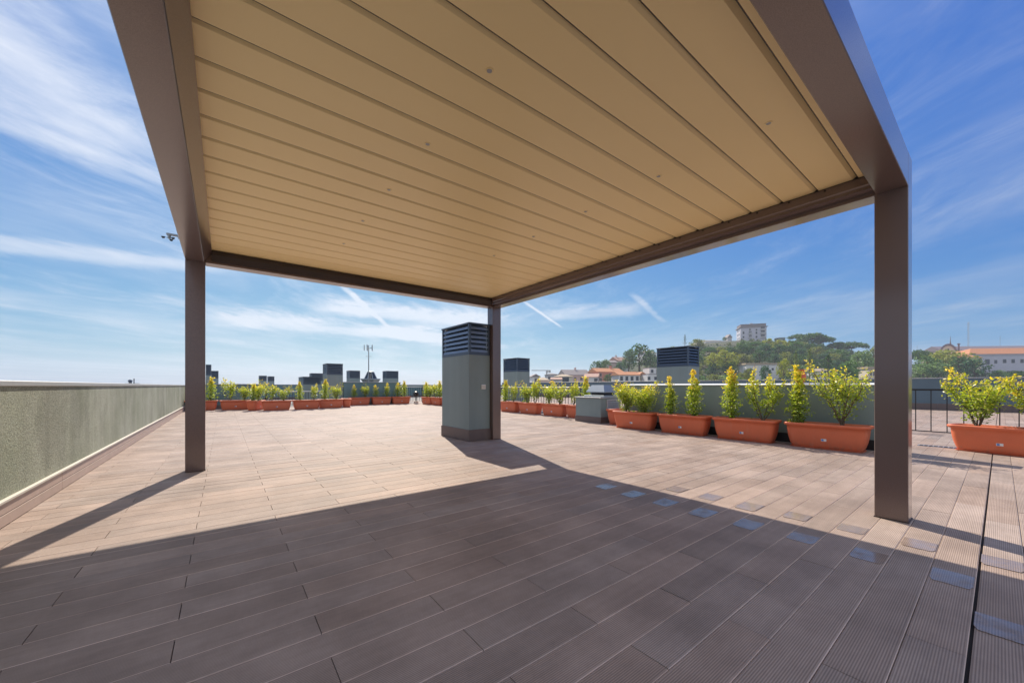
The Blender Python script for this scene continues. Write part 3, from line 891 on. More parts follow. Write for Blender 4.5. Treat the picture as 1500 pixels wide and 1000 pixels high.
# small looking planters farther along the edge
far = {k: make_shrub(*v) for k, v in dict(a=(31, .92, .54, 900, .058, 'cone', .2), b=(32, .84, .60, 900, .058, 'bush', .15), c=(33, 1.02, .50, 800, .058, 'twin', .25), d=(34, .80, .46, 640, .058, 'column', .35), e=(35, .92, .58, 850, .058, 'spread', .3)).items()}
ORD = ['first', 'second', 'third', 'fourth', 'fifth', 'sixth', 'seventh', 'eighth', 'ninth']


def row(items, where, plants):
    i = 0
    for n, (x, y, rz) in enumerate(items):
        planter(x, y, R(rz), f'{ORD[n]} planter {where}')
        for s in (-.26, .26):
            if i >= len(plants): break
            k = plants[i]; i += 1
            if k is None: continue
            q = random.uniform(.85, 1.12)
            c, s_ = math.cos(R(rz)), math.sin(R(rz)); d = s + random.uniform(-.06, .06)
            side = 'left' if (s < 0) else 'right'
            place(far[k], 'far' + k, (x + c * d, y + s_ * d, .37), random.uniform(0, 6), f'{side} shrub in {ORD[n]} planter {where}', (q, q, q * random.uniform(.92, 1.1)), GS)


row([(9.24, 12.15, -90), (9.24, 10.88, -90), (9.24, 9.55, -90), (9.24, 8.36, -90)], 'from the middle pergola post towards the duct box', ['a', 'c', 'b', 'c', 'b', 'e', 'c', 'a'])
row([(-.75, 20.9, 0), (.42, 20.55, 0), (1.12, 19.75, 68), (1.82, 19.1, 0), (2.98, 19.15, 0), (4.05, 19.5, 0), (4.88, 20.0, 80)], 'of the far row, counted from the left pergola post',
    ['d', 'a', 'c', 'b', 'a', 'b', 'c', 'e', 'a', 'c', 'a', 'b', None, None])
row([(5.92, 21.45, 0), (7.1, 21.45, 0), (8.25, 21.45, 0)], 'from the left before the raised far wall', ['d', 'b', 'd', 'd', 'd', 'a'])
row([(9.3, 20.0, -90), (9.3, 18.75, -90), (9.3, 17.5, -90)], 'from the far corner, seen left of the big vent shaft', ['a', 'b', 'c', 'a', 'e', 'c'])

bo = thing('valve_box', 'small dark capped fitting on a pale block in the gap between the far corner planters', 'fitting', (8.98, 20.95, 0))
m = MB(); m.bbox(8.88, 9.08, 20.85, 21.05, .002, .16, .01); m.build('pale_block', M['pale_stone'], bo)
m = MB(); m.lathe([(.03, .161), (.03, .42), (.13, .46), (.17, .62), (.10, .70), (.02, .73)], (8.98, 20.95, 0), 10); m.build('dark_cap', M['black'], bo)

jar = thing('terracotta_pot', 'small rounded terracotta pot on the wall top behind the yellow topped shrub', 'pot', (8.49, 2.27, 1.107))
m = MB(); m.lathe([(.05, .001), (.075, .03), (.09, .09), (.085, .16), (.065, .21), (.055, .225)], (8.49, 2.27, 1.107), 16); m.build('belly', M['terracotta'], jar, smooth=True)
m = MB(); m.lathe([(.062, .2255), (.075, .23), (.075, .245), (.055, .245)], (8.49, 2.27, 1.107), 16); m.build('rim', M['terracotta'], jar)

# ------------------------------------------------------------------ glazed lantern with an aerial mast, beyond the far wall
lx, ly = 9.94, 32.7
ln = thing('roof_lantern', 'many-sided glazed roof lantern with flared zinc eaves behind the raised far wall', 'roof lantern', (lx, ly, 0))
m = MB(); m.lathe([(.55, 0), (.55, 1.25), (.86, 1.62), (.82, 1.66), (.5, 1.66)], (lx, ly, 0), 8); m.build('flared_eaves', M['zinc'], ln)
m = MB(); m.lathe([(.52, 1.661), (.27, 2.2)], (lx, ly, 0), 8); gl = m.build('glazing', M['glass'], ln)
m = MB(); m.lathe([(.29, 2.2), (.29, 2.26), (.2, 2.28)], (lx, ly, 0), 8)
for k in range(8):
    t = 2 * math.pi * k / 8; m.tube([(lx + .53 * math.cos(t), ly + .53 * math.sin(t), 1.66), (lx + .28 * math.cos(t), ly + .28 * math.sin(t), 2.2)], .025, 5)
m.build('ribs', M['zinc'], ln)
ax, ay = at(540, 31.0)
an = thing('aerial_mast', 'thin aerial mast with a crown of small panel antennas above the roof lantern', 'antenna', (ax, ay, 0))
m = MB(); m.tube([(ax, ay, 0), (ax, ay, 2.6), (ax, ay, 4.4)], [.05, .045, .03], 8); m.build('mast_pole', M['steel'], an)
m = MB(); m.tube([(ax - .2, ay + .15, 3.48), (ax + .2, ay - .15, 3.48)], .015, 6); m.build('cross_bar', M['steel'], an)
for k in range(5):
    t = 2 * math.pi * k / 5 + .3; x, y = ax + .34 * math.cos(t), ay + .34 * math.sin(t)
    m = MB(); m.tube([(ax, ay, 4.12), (x, y, 4.2)], .014, 5); m.bbox(x - .03, x + .03, y - .03, y + .03, 3.95, 4.42, .006); m.build('panel_antenna', M['zinc'], an)
cx_, cy_ = at(194, 60)
ch = thing('rooftop_stack', 'tiny grey stack with hood and thin pipe just above the left parapet', 'chimney', (cx_, cy_, -22))
m = MB(); m.box(cx_ - .5, cx_ + .5, cy_ - .5, cy_ + .5, -22, 1.35); m.build('stack', M['wall_grey'], ch)
m = MB(); m.bbox(cx_ - .8, cx_ + .8, cy_ - .6, cy_ + .6, 1.351, 1.47, .01); m.build('slab', M['blade'], ch)
m = MB(); m.lathe([(.2, 1.471), (.2, 1.7), (.3, 1.75), (.22, 2.0), (.02, 2.08)], (cx_ - .28, cy_ + .22, 0), 8); m.build('hood', M['blade'], ch)
m = MB(); m.tube([(cx_ + .2, cy_ - .15, 1.471), (cx_ + .2, cy_ - .15, 2.2)], .07, 6); m.build('pipe', M['blade'], ch)

# ------------------------------------------------------------------ houses and hilltop buildings
def house(name, label, cat, px0, px1, yb, ye, yr, Y, depth, turn, wallm, roofm, roof='gable', wins=(), chimney=None, door=None, flat_t=.4, over=.35):
    """built at its real distance Y; px0..px1, base/eave/ridge are bearings and heights measured on the photograph"""
    cx, cy = at((px0 + px1) / 2, Y)
    rz = R(YAW + turn)
    z0 = hgt(yb, Y); ze = hgt(ye, Y); zr = hgt(yr, Y); w = (px1 - px0) / 550 * Y / 2
    Mx = Matrix.Translation((cx, cy, 0)) @ Matrix.Rotation(rz, 4, 'Z')
    t = thing(name, label, cat, (cx, cy, z0))
    def put(m): m.v = [tuple(Mx @ Vector(p)) for p in m.v]; return m
    gb = min(z0 - 4, z0)
    m = MB(); m.box(-w, w, 0, depth, gb, ze); put(m).build('wall', wallm, t)
    m = MB(); o = over
    if roof == 'gable':      # ridge along the facade
        pr = [(-o, ze + .001), (depth + o, ze + .001), (depth + o, ze + .15), (depth / 2, zr), (-o, ze + .15)]
        m.extrude_x(pr, -w - o, w + o)
    elif roof == 'front':    # gable end towards us
        pr = [(-w - o, ze + .001), (w + o, ze + .001), (w + o, ze + .15), (0, zr), (-w - o, ze + .15)]
        m.extrude_y(pr, -o, depth + o)
    elif roof == 'hip':
        a = min(depth / 2, w * .8)
        m.add([(-w - o, -o, ze + .001), (w + o, -o, ze + .001), (w + o, depth + o, ze + .001), (-w - o, depth + o, ze + .001), (-w + a, depth / 2, zr), (w - a, depth / 2, zr)],
              [(3, 2, 1, 0), (0, 1, 5, 4), (1, 2, 5), (2, 3, 4, 5), (3, 0, 4)])
    elif roof == 'flat':
        m.box(-w - o, w + o, -o, depth + o, ze + .001, zr)
    rf = put(m).build('roof', roofm, t)
    if chimney:
        m = MB(); x = chimney * w; m.bbox(x - .4, x + .4, depth / 2 - .4, depth / 2 + .4, ze, zr + 1.0, .03); put(m).build('chimney', wallm, rf)
    for (fx, fz, ww, wh) in wins:           # fractions across the facade and up the wall, size in metres
        x = -w + 2 * w * fx; z = z0 + (ze - z0) * fz
        m = MB()
        m.box(x - ww / 2 - .12, x + ww / 2 + .12, -.05, .02, z - wh / 2 - .12, z - wh / 2); m.box(x - ww / 2 - .12, x + ww / 2 + .12, -.05, .02, z + wh / 2, z + wh / 2 + .1)
        m.box(x - ww / 2 - .12, x - ww / 2, -.05, .02, z - wh / 2 + .001, z + wh / 2 - .001); m.box(x + ww / 2, x + ww / 2 + .12, -.05, .02, z - wh / 2 + .001, z + wh / 2 - .001)
        f = put(m).build('window', M['frame'], t)
        m = MB(); m.box(x - ww / 2, x + ww / 2, -.025, .01, z - wh / 2, z + wh / 2); put(m).build('pane', M['glass'], f)
    if door:
        fx, ww, wh = door; x = -w + 2 * w * fx
        m = MB(); m.box(x - ww / 2, x + ww / 2, -.04, .01, z0, z0 + wh); put(m).build('door', M['bark'], t)
    return t, put, w, z0, ze, zr


w3 = lambda z, n, ww=1.2, wh=1.3, a=.12, b=.88: [(a + (b - a) * i / (n - 1), z, ww, wh) for i in range(n)]
house('house', 'salmon coloured two-storey house with orange gable roof at the foot of the hill', 'house', 873, 915, 560, 545, 538.5, 150, 8, 14, M['wall_salmon'], M['tile_orange'], 'gable', w3(.72, 3, 1.1, 1.2) + w3(.25, 3, 1.3, 1.4), .4)
house('house', 'long white house with orange roof right of the salmon house', 'house', 906, 938, 560, 549.5, 543.8, 138, 7, 8, M['wall_white'], M['tile_orange'], 'gable', w3(.55, 4, 1.0, 1.5))
house('house', 'small house with plain yellow gable wall joined to the white orange-roofed house', 'house', 936, 946, 560, 549, 544.5, 141, 8, 8, M['wall_cream'], M['tile_orange'], 'front')
house('house', 'cream house with low tan hipped roof and one wide window', 'house', 818, 839, 562, 551, 547.5, 120, 8, 4, M['wall_cream'], M['tile_tan'], 'hip', [(.5, .55, 2.1, 1.5)])
house('house', 'broad house with big grey-brown roof on the left end of the hill', 'house', 828, 866, 560, 549.5, 540.5, 175, 12, 10, M['wall_pink'], M['tile_grey'], 'gable', w3(.5, 4), .1)
house('house', 'house with pale sloping roof and whitish wall left of the salmon house', 'house', 856, 875, 561, 552.5, 546.5, 143, 9, -18, M['wall_white'], M['tile_pink'], 'gable', w3(.5, 2))
house('house', 'small white house with grey pitched roof, leftmost below the crane', 'house', 779, 791, 563, 552, 547.5, 150, 8, 6, M['wall_white'], M['tile_grey'], 'front', [(.5, .6, 1, 1.2)])
house('house', 'low house with a wide tan roof below the crane mast', 'house', 789, 804, 563, 556.5, 552, 130, 8, 0, M['wall_pink'], M['tile_tan'], 'hip')
house('house', 'boxy grey house with flat top just right of the crane', 'house', 803, 817, 562, 548, 546, 170, 9, 5, M['wall_grey'], M['tile_grey'], 'hip', w3(.6, 2))
house('house', 'low pinkish house between the grey box and the cream house', 'house', 808, 822, 563, 556, 552.5, 112, 7, -6, M['wall_pale'], M['tile_pink'], 'gable')
house('house', 'pink roofed house high on the slope left of the big dark tree', 'house', 904, 924, 537, 529, 522, 200, 9, 20, M['wall_white'], M['tile_pink'], 'gable', w3(.5, 3), -.5)
house('house', 'house with dull grey roof high on the slope, left of the pink roofed one', 'house', 892, 906, 541, 531, 527, 195, 9, 10, M['wall_pink'], M['tile_grey'], 'gable', w3(.5, 2))
house('house', 'pale house with beige roof partly behind the big dark tree', 'house', 943, 962, 526, 516.5, 512.5, 215, 9, 5, M['wall_white'], M['tile_tan'], 'hip', w3(.5, 3), .4)
house('house', 'white flat topped house of two stepped storeys left of the wide slatted shaft', 'house', 949, 962, 562, 548.5, 547.5, 135, 7, 4, M['wall_white'], M['tile_grey'], 'flat', w3(.6, 2, .9, 1.1), over=.05)
house('house', 'upper white storey standing back above the stepped white house', 'house', 951, 961.5, 549, 539, 538.2, 144, 6, 4, M['wall_white'], M['tile_grey'], 'flat', [(.4, .55, .9, 1.2)], over=.05)
house('house', 'long plain white building with tan roof edge among the trees on the slope', 'building', 1094.5, 1140, 556, 534, 531.5, 150, 9, -6, M['wall_white'], M['tile_tan'], 'flat', [(.13, .7, .9, .7), (.47, .72, .7, .9), (.8, .7, .7, .8)])
house('house', 'pale low building behind the yellowish trees, middle of three on the slope', 'building', 1153, 1172, 556, 543, 540, 146, 7, -8, M['wall_pale'], M['tile_grey'], 'gable', w3(.5, 2))
house('house', 'white shed with brownish roof between two conifers on the slope', 'building', 1190, 1214, 556, 544, 539, 148, 7, -8, M['wall_white'], M['tile_tan'], 'gable', w3(.5, 3, .8, .8))
house('house', 'narrow beige tower-like house at the right post edge below the trees', 'house', 1273, 1283, 556, 540, 537, 140, 5, -10, M['wall_cream'], M['tile_tan'], 'flat', [(.3, .55, .5, 1.4), (.7, .55, .5, 1.4)])
house('pavilion', 'low wide pavilion with tan roof on the hilltop left of the block', 'building', 1026, 1056, 501.5, 498.8, 496.6, 252, 12, -4, M['wall_cream'], M['tile_tan'], 'hip')
house('pavilion', 'white glazed pavilion front with row of large windows below the tan roofed one', 'building', 1034, 1070, 507, 500.6, 499.2, 246, 8, -4, M['wall_white'], M['wall_white'], 'flat', w3(.5, 6, 1.9, 1.7, .09, .91), over=.2)
house('garden_house', 'tiny hilltop hut with pointed roof beside the block', 'hut', 1066, 1072, 499.5, 494.5, 489.5, 252, 4, 0, M['wall_pale'], M['tile_grey'], 'front')
house('garden_house', 'small bluish hut on the hill crest right of the block', 'hut', 1142, 1150, 498, 495, 494.2, 252, 4, 0, M['zinc'], M['zinc'], 'flat')

# the big hilltop block: white walls, dark top storey, balconies
def block():
    Y = 255.; t, put, w, z0, ze, zr = house('hilltop_block', 'tall white apartment block with dark top storey on the hill crest', 'apartment block', 1087, 1120, 499, 479.3, 478.2, Y, 12, -20,
        M['wall_lavender'], M['tile_grey'], 'flat', [(.12, .62, 1.0, 1.6), (.12, .3, 1.0, 1.4), (.36, .62, 1.0, 1.6), (.36, .3, 1.0, 1.4), (.62, .8, .9, 1.0), (.62, .58, 1.0, 1.6), (.62, .28, 1.0, 1.4), (.37, .84, 1, 1)], over=.6)
    m = MB(); m.box(-w + .2, w - .2, .3, 11.7, zr + .001, zr + 1.5); put(m).build('top_storey', M['tile_grey'], t)
    m = MB(); m.box(-w + .05, w - .05, .1, 11.9, zr + 1.501, zr + 1.85); put(m).build('roof', M['tile_purple'], t)
    for fx, ww, zs in ((.38, 2.2, (.5, .2)), (.86, 3.0, (.78, .5, .2))):
        for f in zs:
            x = -w + 2 * w * fx; z = z0 + (ze - z0) * f
            m = MB(); m.box(x - ww / 2, x + ww / 2, -.9, -.001, z - .1, z + .08); m.box(x - ww / 2, x + ww / 2, -.9, -.82, z + .081, z + .9); b = put(m).build('balcony', M['frame'], t)
            m = MB(); m.box(x - ww / 2 + .3, x + ww / 2 - .3, -.03, .01, z + .1, z + 2.1); put(m).build('balcony_door', M['glass'], b)
    for fy in (.25, .5, .75):
        for f in (.25, .55, .85):
            z = z0 + (ze - z0) * f
            m = MB(); m.box(-w - .06, -w + .01, 12 * fy - .6, 12 * fy + .6, z - .8, z + .8); put(m).build('side_window', M['glass'], t)
    m = MB(); m.box(-.8, .8, 5, 7, zr + 1.851, zr + 3.0); put(m).build('lift_housing', M['wall_grey'], t)


block()


def institution():
    Y = 190.
    t, put, w, z0, ze, zr = house('large_white_building', 'long white building with orange tiled roof at the far right', 'building', 1436, 1640, 556, 517.5, 507, Y, 16, -8, M['wall_lavender'], M['tile_orange'], 'hip',
        [(.115, .70, 2.0, 2.6), (.167, .70, 1.3, 1.8), (.222, .72, 1.5, 1.9), (.275, .72, 1.5, 1.9), (.33, .72, 1.5, 1.9), (.19, .30, 2.2, 1.8), (.26, .28, 1.5, 1.6)])
    m = MB(); m.box(-w - .3, w + .3, -.30, -.001, ze - .75, ze - .35); put(m).build('cornice', M['wall_grey'], t)
    t, put, w, z0, ze, zr = house('side_wing', 'lower pale wing with orange lean-to roof left of the long white building', 'building', 1411, 1441, 556, 523.5, 516, Y - 2, 14, 10, M['wall_cream'], M['tile_orange'], 'gable', [(.3, .72, .8, 1.2), (.55, .72, .8, 1.2)])
    house('long_hall', 'long hall with dull purple roof behind the orange roofs', 'building', 1396, 1640, 540, 512.5, 504.5, 225, 14, -6, M['wall_pink'], M['tile_purple'], 'gable')
    # chapel gable with curved top and spire
    Y = 215.; cx, cy = at(1389, Y); Mx = Matrix.Translation((cx, cy, 0)) @ Matrix.Rotation(R(YAW - 47), 4, 'Z')
    t = thing('chapel', 'chapel with rounded white gable, dark curved roof and thin spire above the trees', 'chapel', (cx, cy, hgt(540, Y)))
    def put(m): m.v = [tuple(Mx @ Vector(p)) for p in m.v]; return m
    z = hgt(513, Y); zb = hgt(545, Y)
    def arch(wd, h, n=10): return [(wd * math.cos(math.pi * k / n), h * math.sin(math.pi * k / n)) for k in range(n + 1)]
    m = MB(); pr = [(x, z - 2.2 + y) for x, y in arch(2.7, 4.9)] + [(-2.7, zb), (2.7, zb)]; m.extrude_y(pr, 0, 8); put(m).build('wall', M['wall_cream'], t)
    m = MB(); outer = arch(3.5, 6.0); inner = arch(2.72, 4.95)
    for (a, b), (c, d) in zip(zip(outer, outer[1:]), zip(inner, inner[1:])):
        m.extrude_y([(a[0], z - 2.2 + a[1]), (b[0], z - 2.2 + b[1]), (d[0], z - 2.2 + d[1]), (c[0], z - 2.2 + c[1])], -.3, 8.2)
    rf = put(m).build('roof', M['tile_purple'], t)
    m = MB(); m.box(-.35, .35, -.06, .01, z - 1.6, z + .9); put(m).build('window', M['glass'], t)
    m = MB(); m.tube([(.9, 2, z + 3.3), (.9, 2, z + 5.2), (.9, 2, hgt(492, Y))], [.45, .16, .06], 6); put(m).build('spire', M['tile_purple'], rf)
    m = MB(); m.box(3.6, 4.3, 1, 2, z - 1, z + 3.2); m.box(3.4, 4.5, .8, 2.2, z + 3.201, z + 3.7); put(m).build('chimney', M['tile_purple'], rf)


institution()


def mast(name, label, px, yb, yt, Y, w, lattice=True):
    x, y = at(px, Y); z0, z1 = hgt(yb, Y), hgt(yt, Y)
    t = thing(name, label, 'mast', (x, y, z0 - 6)); m = MB(); n = 14
    if lattice:
        for a in (0, 2.09, 4.19): m.tube([(x + w * math.cos(a), y + w * math.sin(a), z0 - 6), (x + w * math.cos(a), y + w * math.sin(a), z1)], .07, 4)
        for k in range(n):
            a0, a1 = (0, 2.09, 4.19)[k % 3], (0, 2.09, 4.19)[(k + 1) % 3]; zz = lambda f: z0 + (z1 - z0) * f / n
            m.tube([(x + w * math.cos(a0), y + w * math.sin(a0), zz(k)), (x + w * math.cos(a1), y + w * math.sin(a1), zz(k + 1))], .05, 4)
    else: m.tube([(x, y, z0 - 6), (x, y, z1)], w, 6)
    m.build('tower', M['steel'], t)
    m = MB()
    for k in range(3): m.tube([(x - .8 * w - .5, y, z1 - 1 - k * 1.1), (x + .8 * w + .5, y, z1 - 1 - k * 1.1)], .06, 4)
    m.build('aerials', M['steel'], t)


mast('radio_mast', 'tall thin lattice radio mast left of the orange roofs, far right sky', 1418.5, 508, 471.5, 300, .45)
mast('radio_mast', 'fainter thin pole mast above the orange roof near the right edge', 1465, 506, 492, 300, .10, False)
mast('radio_mast', 'tiny pair of aerials just right of the right pergola post', 1343.5, 514, 506, 260, .08, False)
cx, cy = at(800.8, 210); Mx = Matrix.Translation((cx, cy, 0)) @ Matrix.Rotation(R(YAW), 4, 'Z')
cr = thing('tower_crane', 'distant tower crane with long jib over the left houses', 'crane', (cx, cy, -10))
def put(m): m.v = [tuple(Mx @ Vector(p)) for p in m.v]; return m
zt = hgt(542.2, 210)
m = MB(); m.box(-.35, .35, -.35, .35, -10, zt - .3); put(m).build('crane_mast', M['steel'], cr)
m = MB(); m.box(-8.5, 2.2, -.2, .2, zt - .28, zt + .12); put(m).build('jib', M['steel'], cr)
m = MB(); m.box(1.2, 2.2, -.4, .4, zt - 1.3, zt - .29); put(m).build('counterweight', M['wall_grey'], cr)
m = MB(); m.box(.36, 1.0, -.3, .3, zt - 1.5, zt - .32); put(m).build('cab', M['wall_white'], cr)

# ------------------------------------------------------------------ trees
def tcol(base, rnd, hi): 
    c = Vector(base) * rnd.uniform(.6, 1.35)
    return c.lerp(Vector(hi), rnd.random() ** 3)


def clump(ml, c, r, n, size, base, hi, rnd, flat=.8):
    k = rnd.uniform(.55, 1.5)
    b = Vector(base) * k
    for _ in range(n):
        d = Vector((rnd.gauss(0, 1), rnd.gauss(0, 1), rnd.gauss(0, 1))).normalized() * r * rnd.uniform(.55, 1.05)
        p = Vector(c) + Vector((d.x, d.y, d.z * flat))
        a = Vector((rnd.gauss(0, 1), rnd.gauss(0, 1), rnd.gauss(0, .8))).normalized(); s = a.cross(Vector((rnd.gauss(0, 1), rnd.gauss(0, 1), rnd.gauss(0, 1)))).normalized()
        L = size * rnd.uniform(.5, 1.15); w = L * .42
        ml.add([p - a * L * .5, p + s * w, p + a * L * .5, p - s * w], [(0, 1, 2, 3)], tcol(b, rnd, hi))


def make_tree(seed, kind, h, w, base, hi, n=46, name='broadleaf_tree'):
    rnd = random.Random(seed); t = thing(name, 'tree', 'tree', (0, 0, 0)); ms = MB(); ml = MB()
    if kind == 'broad':
        th = h * .32
        ms.tube([(0, 0, -3), (.1, 0, th), (.2, .1, h * .6), (.1, .1, h * .85)], [w * .045, w * .035, w * .022, w * .006], 7)
        for i in range(n):
            f = (i + .5) / n; z = h * (.22 + .74 * f); prof = math.sin(math.pi * (.18 + .76 * f)) ** .75
            a = rnd.uniform(0, 6.28); r = w / 2 * prof * math.sqrt(rnd.uniform(.15, 1)) * rnd.uniform(.75, 1.1)
            c = (r * math.cos(a), r * math.sin(a), z)
            if i % 4 == 0: ms.tube([(.1, 0, max(th, z - h * .22)), (c[0] * .6, c[1] * .6, z - h * .07), c], [w * .016, w * .01, w * .004], 5)
            clump(ml, c, w * .135, 24, w * .078, base, hi, rnd)
    elif kind == 'umbrella':
        th = h * .66
        ms.tube([(0, 0, -3), (.2, .1, th * .6), (.1, 0, th)], [w * .04, w * .03, w * .024], 7)
        for i in range(n):
            a = rnd.uniform(0, 6.28); q = math.sqrt(rnd.random()); r = w / 2 * q
            z = h * (.66 + .26 * math.cos(q * 1.5) + rnd.uniform(-.06, .04)); c = (r * math.cos(a), r * math.sin(a), z)
            if i % 4 == 0: ms.tube([(.1, 0, th * .9), (c[0] * .55, c[1] * .55, z - h * .10), (c[0], c[1], z - h * .02)], [w * .018, w * .01, w * .004], 5)
            clump(ml, c, w * .125, 30, w * .06, base, hi, rnd, .6)
    elif kind == 'conifer':
        ms.tube([(0, 0, -3), (0, 0, h * .5), (0, 0, h * .97)], [w * .06, w * .04, w * .008], 7)
        for i in range(n):
            f = i / n; z = h * (.12 + .86 * f); r = w / 2 * (1 - f) ** .8 * rnd.uniform(.35, 1); a = rnd.uniform(0, 6.28)
            c = (r * math.cos(a), r * math.sin(a), z)
            if i % 3 == 0: ms.tube([(0, 0, z), c], [w * .012, w * .004], 4)
            clump(ml, c, w * (.13 * (1 - f) + .05), 14, w * .09, base, hi, rnd, 1.1)
    ms.build('trunk', M['bark'], t); ml.build('crown', M['treeleaf'], t)
    t['h'] = h
    return t


TP = dict(
    dark=('broad', 9, 8, (0.046, 0.110, 0.032), (0.107, 0.220, 0.050)), mid=('broad', 9, 9, (0.069, 0.159, 0.032), (0.153, 0.285, 0.058)), olive=('broad', 8, 9, (0.165, 0.200, 0.040), (0.28, 0.31, 0.07)),
    yellow=('broad', 9, 8.5, (0.27, 0.31, 0.035), (0.42, 0.44, 0.07)), pale=('broad', 7, 9, (0.153, 0.253, 0.104), (0.260, 0.373, 0.158)), blue=('broad', 8, 8, (0.049, 0.127, 0.061), (0.107, 0.220, 0.094)),
    umb=('umbrella', 9, 12, (0.043, 0.110, 0.026), (0.115, 0.220, 0.043)), umb2=('umbrella', 8, 11, (0.052, 0.127, 0.029), (0.122, 0.242, 0.043)), con=('conifer', 12, 6, (0.046, 0.110, 0.029), (0.107, 0.198, 0.043)),
    conY=('conifer', 12, 6.5, (0.130, 0.193, 0.029), (0.260, 0.329, 0.058)), cyp=('conifer', 9, 2.2, (0.031, 0.077, 0.026), (0.076, 0.154, 0.043)))
NAME = dict(umb='umbrella_pine', umb2='umbrella_pine', con='conifer_tree', conY='conifer_tree', cyp='cypress_tree')
protos = {}


def tree(kind, px, ytop, ybase, Y, wpx, label, group=None):
    """height and spread from bearings measured on the photograph, at the real distance Y"""
    if kind not in protos:
        v = TP[kind]; protos[kind] = (make_tree(hash(kind) % 97 if False else sum(map(ord, kind)), v[0], v[1], v[2], v[3], v[4], dict(broad=54, conifer=60, umbrella=80)[v[0]], NAME.get(kind, 'broadleaf_tree')), v)
    pr, v = protos[kind]
    x, y = at(px, Y); z0, z1 = hgt(ybase, Y), hgt(ytop, Y)
    sx = (wpx / 550 * Y) / v[2]; sz = (z1 - z0) / v[1]
    return place(pr, 'tree_' + kind, (x, y, z0), random.uniform(0, 6.28), label, (sx, sx, sz), group)


for a in (
    ('umb', 1170, 489.5, 505, 245, 25, 'umbrella pine with flat crown, leftmost of the group on the crest'),
    ('umb2', 1190, 488, 511, 238, 34, 'largest umbrella pine, tallest crown on the hill crest'),
    ('umb', 1207, 493, 513, 236, 26, 'umbrella pine on the right side of the tallest one'),
    ('umb2', 1227, 501, 520, 232, 26, 'round topped pine in the dip of the crest between larger pines'),
    ('umb', 1248, 501, 524, 228, 33, 'wide umbrella pine at the right end of the crest'),
    ('cyp', 1003.2, 489.5, 506, 250, 7.5, 'lone dark cypress on the skyline above the wide slatted shaft'),
    ('dark', 1061, 493.6, 500, 251, 6, 'small dark tree beside the pointed hut on the hilltop'),
    ('dark', 937, 505, 543, 185, 40, 'big dark green tree towering over the houses left of the wide shaft'),
    ('dark', 921, 513, 546, 182, 22, 'dark tree leaning against the left side of the big one above the houses'),
    ('blue', 953, 513, 546, 188, 22, 'bluish green tree between the big dark tree and the wide shaft'),
    ('dark', 875, 529, 553, 178, 24, 'dark tree on the slope above the salmon house, left of its neighbour'),
    ('mid', 887, 527, 549, 180, 18, 'greener tree on the slope above the salmon house'),
    ('blue', 908, 531, 547, 172, 18, 'low bluish tree behind the white orange-roofed house'),
    ('dark', 890, 548, 561, 140, 13, 'small dark tree in front of the salmon house'),
    ('yellow', 1064, 513, 545, 160, 34, 'yellow-green tree on the slope right of the wide slatted shaft'),
    ('yellow', 1047, 517, 545, 158, 24, 'smaller yellow-green tree left of the larger yellow one'),
    ('conY', 1166, 513, 558, 128, 17, 'tall yellowish conifer, left of a pair on the lower slope'),
    ('conY', 1186, 511, 557, 130, 18, 'tall brownish yellow conifer, right of a pair on the lower slope'),
    ('yellow', 1148, 526, 559, 120, 19, 'ragged yellow-green tree in front of the long white building'),
    ('con', 1213, 519, 558, 125, 23, 'broad dark green conifer on the lower slope'),
    ('mid', 1243, 529, 558, 122, 26, 'mid green tree on the lower slope between conifer and right post'),
    ('pale', 1264, 515, 550, 160, 30, 'pale greyish tree rising next to the right pergola post'),
    ('olive', 1279, 509, 550, 168, 22, 'grey-brown tree touching the right pergola post'),
    ('blue', 1121, 536, 560, 115, 16, 'small bluish tree in front of the white building on the slope'),
    ('olive', 1098, 540, 561, 112, 15, 'small olive tree at the left end of the long white building'),
    ('umb', 1347, 513, 545, 190, 30, 'dark pine just right of the right pergola post'),
    ('yellow', 1392, 513.5, 548, 180, 58, 'large olive-yellow tree below the chapel gable'),
    ('yellow', 1378, 518, 548, 172, 34, 'yellowish tree left of the large olive one below the chapel'),
    ('mid', 1358, 522, 550, 165, 34, 'mid green tree between pine and yellowish tree, right of the post'),
    ('pale', 1352, 534, 556, 150, 32, 'pale silvery bush tree low beside the right post'),
    ('pale', 1374, 532, 556, 148, 34, 'second pale silvery bush tree, below the yellowish tree'),
    ('dark', 1405, 523, 554, 160, 34, 'dark tree in front of the pale wing of the white building'),
    ('blue', 1428, 526, 556, 155, 32, 'bluish dark tree before the corner of the long white building'),
    ('pale', 1462, 543, 558, 150, 22, 'low pale scrub tree below the windows of the white building'),
    ('dark', 1490, 543, 560, 140, 26, 'dark bush tree at the right photo edge below the white building'),
):
    tree(*a)
random.seed(21)
LAB = {k: c + ' in the dense wood covering the slope below the hilltop block' for k, c in
       dict(dark='dark green tree', mid='leaf green tree', olive='olive green tree', blue='bluish green tree', yellow='yellowish tree', umb2='umbrella pine').items()}
for j, Y in enumerate((238, 222, 206, 190, 174, 158, 142)):
    px = 1015 + random.uniform(0, 8)
    while px < 1300:
        g = hgt(560, Y); z = ground(px, Y); yb = 565 - (z - EYE) / Y * 550
        if not (1090 < px < 1145 and Y < 165):
            k = random.choices(['dark', 'mid', 'olive', 'blue', 'yellow', 'umb2'], [4, 4, 3, 3, .8, 1.6 if Y > 180 else .2])[0]
            hp = random.uniform(11, 17) * 200 / Y; 
            top = yb - hp * (.62 if Y > 215 else 1)
            
            if Y > 185 and 1015 < px < 1082: top = max(top, 508.5)
            elif Y > 215 and px < 1160: top = max(top, crest_y(px) + 3.5)
            tree(k, px, top, yb + 2, Y, random.uniform(17, 27) * 190 / Y, LAB[k], 'trees in the wood on the hill slope')
        px += random.uniform(13, 22) * 195 / Y
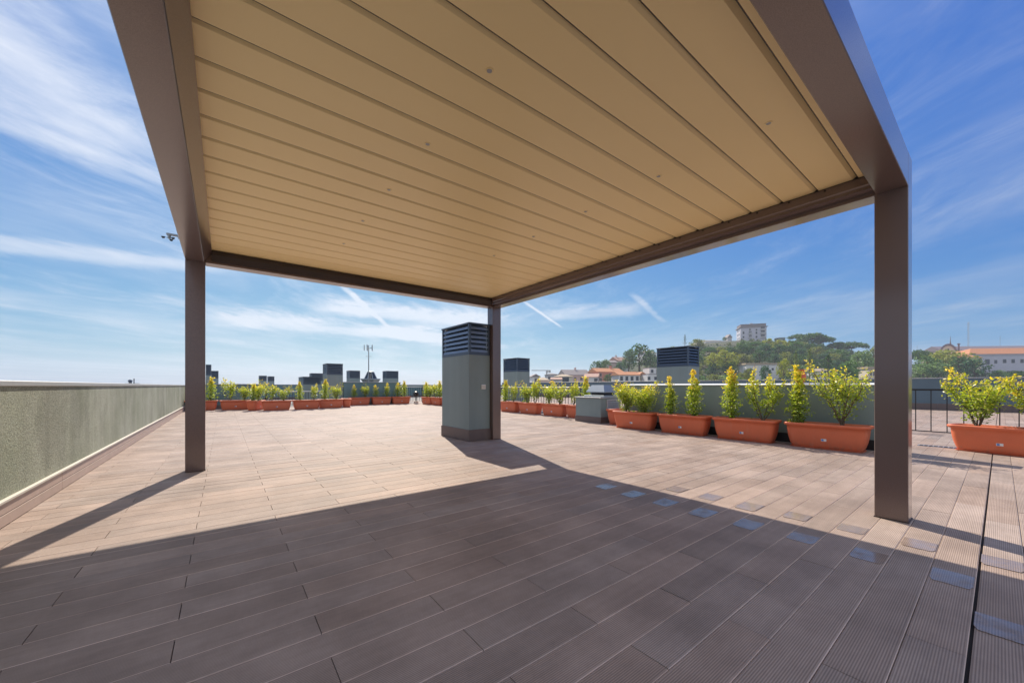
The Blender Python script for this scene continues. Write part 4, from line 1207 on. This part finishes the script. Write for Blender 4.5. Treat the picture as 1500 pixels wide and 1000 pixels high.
for px, Y, k, lab in ((968, 200, 'mid', 'green tree just behind the wide slatted shaft on its left half'), (985, 215, 'olive', 'olive tree just behind the middle of the wide slatted shaft'),
                      (1000, 205, 'dark', 'dark tree behind the right half of the wide slatted shaft'), (1022, 225, 'olive', 'olive tree right beside the glazed hilltop pavilion')):
    z = ground(px, Y); yb = 565 - (z - EYE) / Y * 550; tree(k, px, yb - 12, yb + 3, Y, 24, lab)

# undergrowth filling the slope between the trees
rnd = random.Random(5); ml = MB()
for _ in range(1500):
    px = rnd.uniform(860, 1560); Y = rnd.uniform(110, 246); z = ground(px, Y)
    if 1090 < px < 1145 and Y < 165: continue
    if px < 965 and (Y > 170): continue
    if px < 1085 and Y > 225: continue
    x, y = at(px, Y)
    b = rnd.choice([(.05, .082, .036), (.068, .105, .04), (.09, .11, .042), (.056, .092, .06)])
    clump(ml, (x, y, z + .6), rnd.uniform(1.2, 2.3), 9, 1.5, b, (.09, .11, .04), rnd, .7)
o = ml.build('undergrowth', M['treeleaf']); o['kind'] = 'stuff'; o['label'] = 'shrubby undergrowth between the trees of the slope'
mb = MB(); vs = []
for i in range(13):
    for j in range(5):
        px = 1051 + 42 * i / 12; Y = 138 + 12 * j / 4; x, y = at(px, Y); vs.append((x, y, hgt(548.5 + 6 * (1 - j / 4) + i * .12, 140)))
mb.add(vs, [(i * 5 + j, i * 5 + 5 + j, i * 5 + 6 + j, i * 5 + 1 + j) for i in range(12) for j in range(4)])
structure(mb.build('lawn', plain('bright_lawn', (.16, .24, .04), .9, 0, .15, .5)))

# ------------------------------------------------------------------ the air
mb = MB(); mb.box(-1550, 1550, -1550, 1550, -23.5, 62)
m, q, b = new_mat('thin_haze'); m.node_tree.nodes.remove(b)
v = q.n('ShaderNodeVolumePrincipled'); v.inputs['Color'].default_value = (.80, .88, 1.0, 1); v.inputs['Density'].default_value = HAZE; v.inputs['Anisotropy'].default_value = .35
q.l(v.outputs[0], m.node_tree.nodes['Material Output'].inputs['Volume'])
o = mb.build('haze', m); o['kind'] = 'stuff'; o['label'] = 'thin bluish haze over the town'
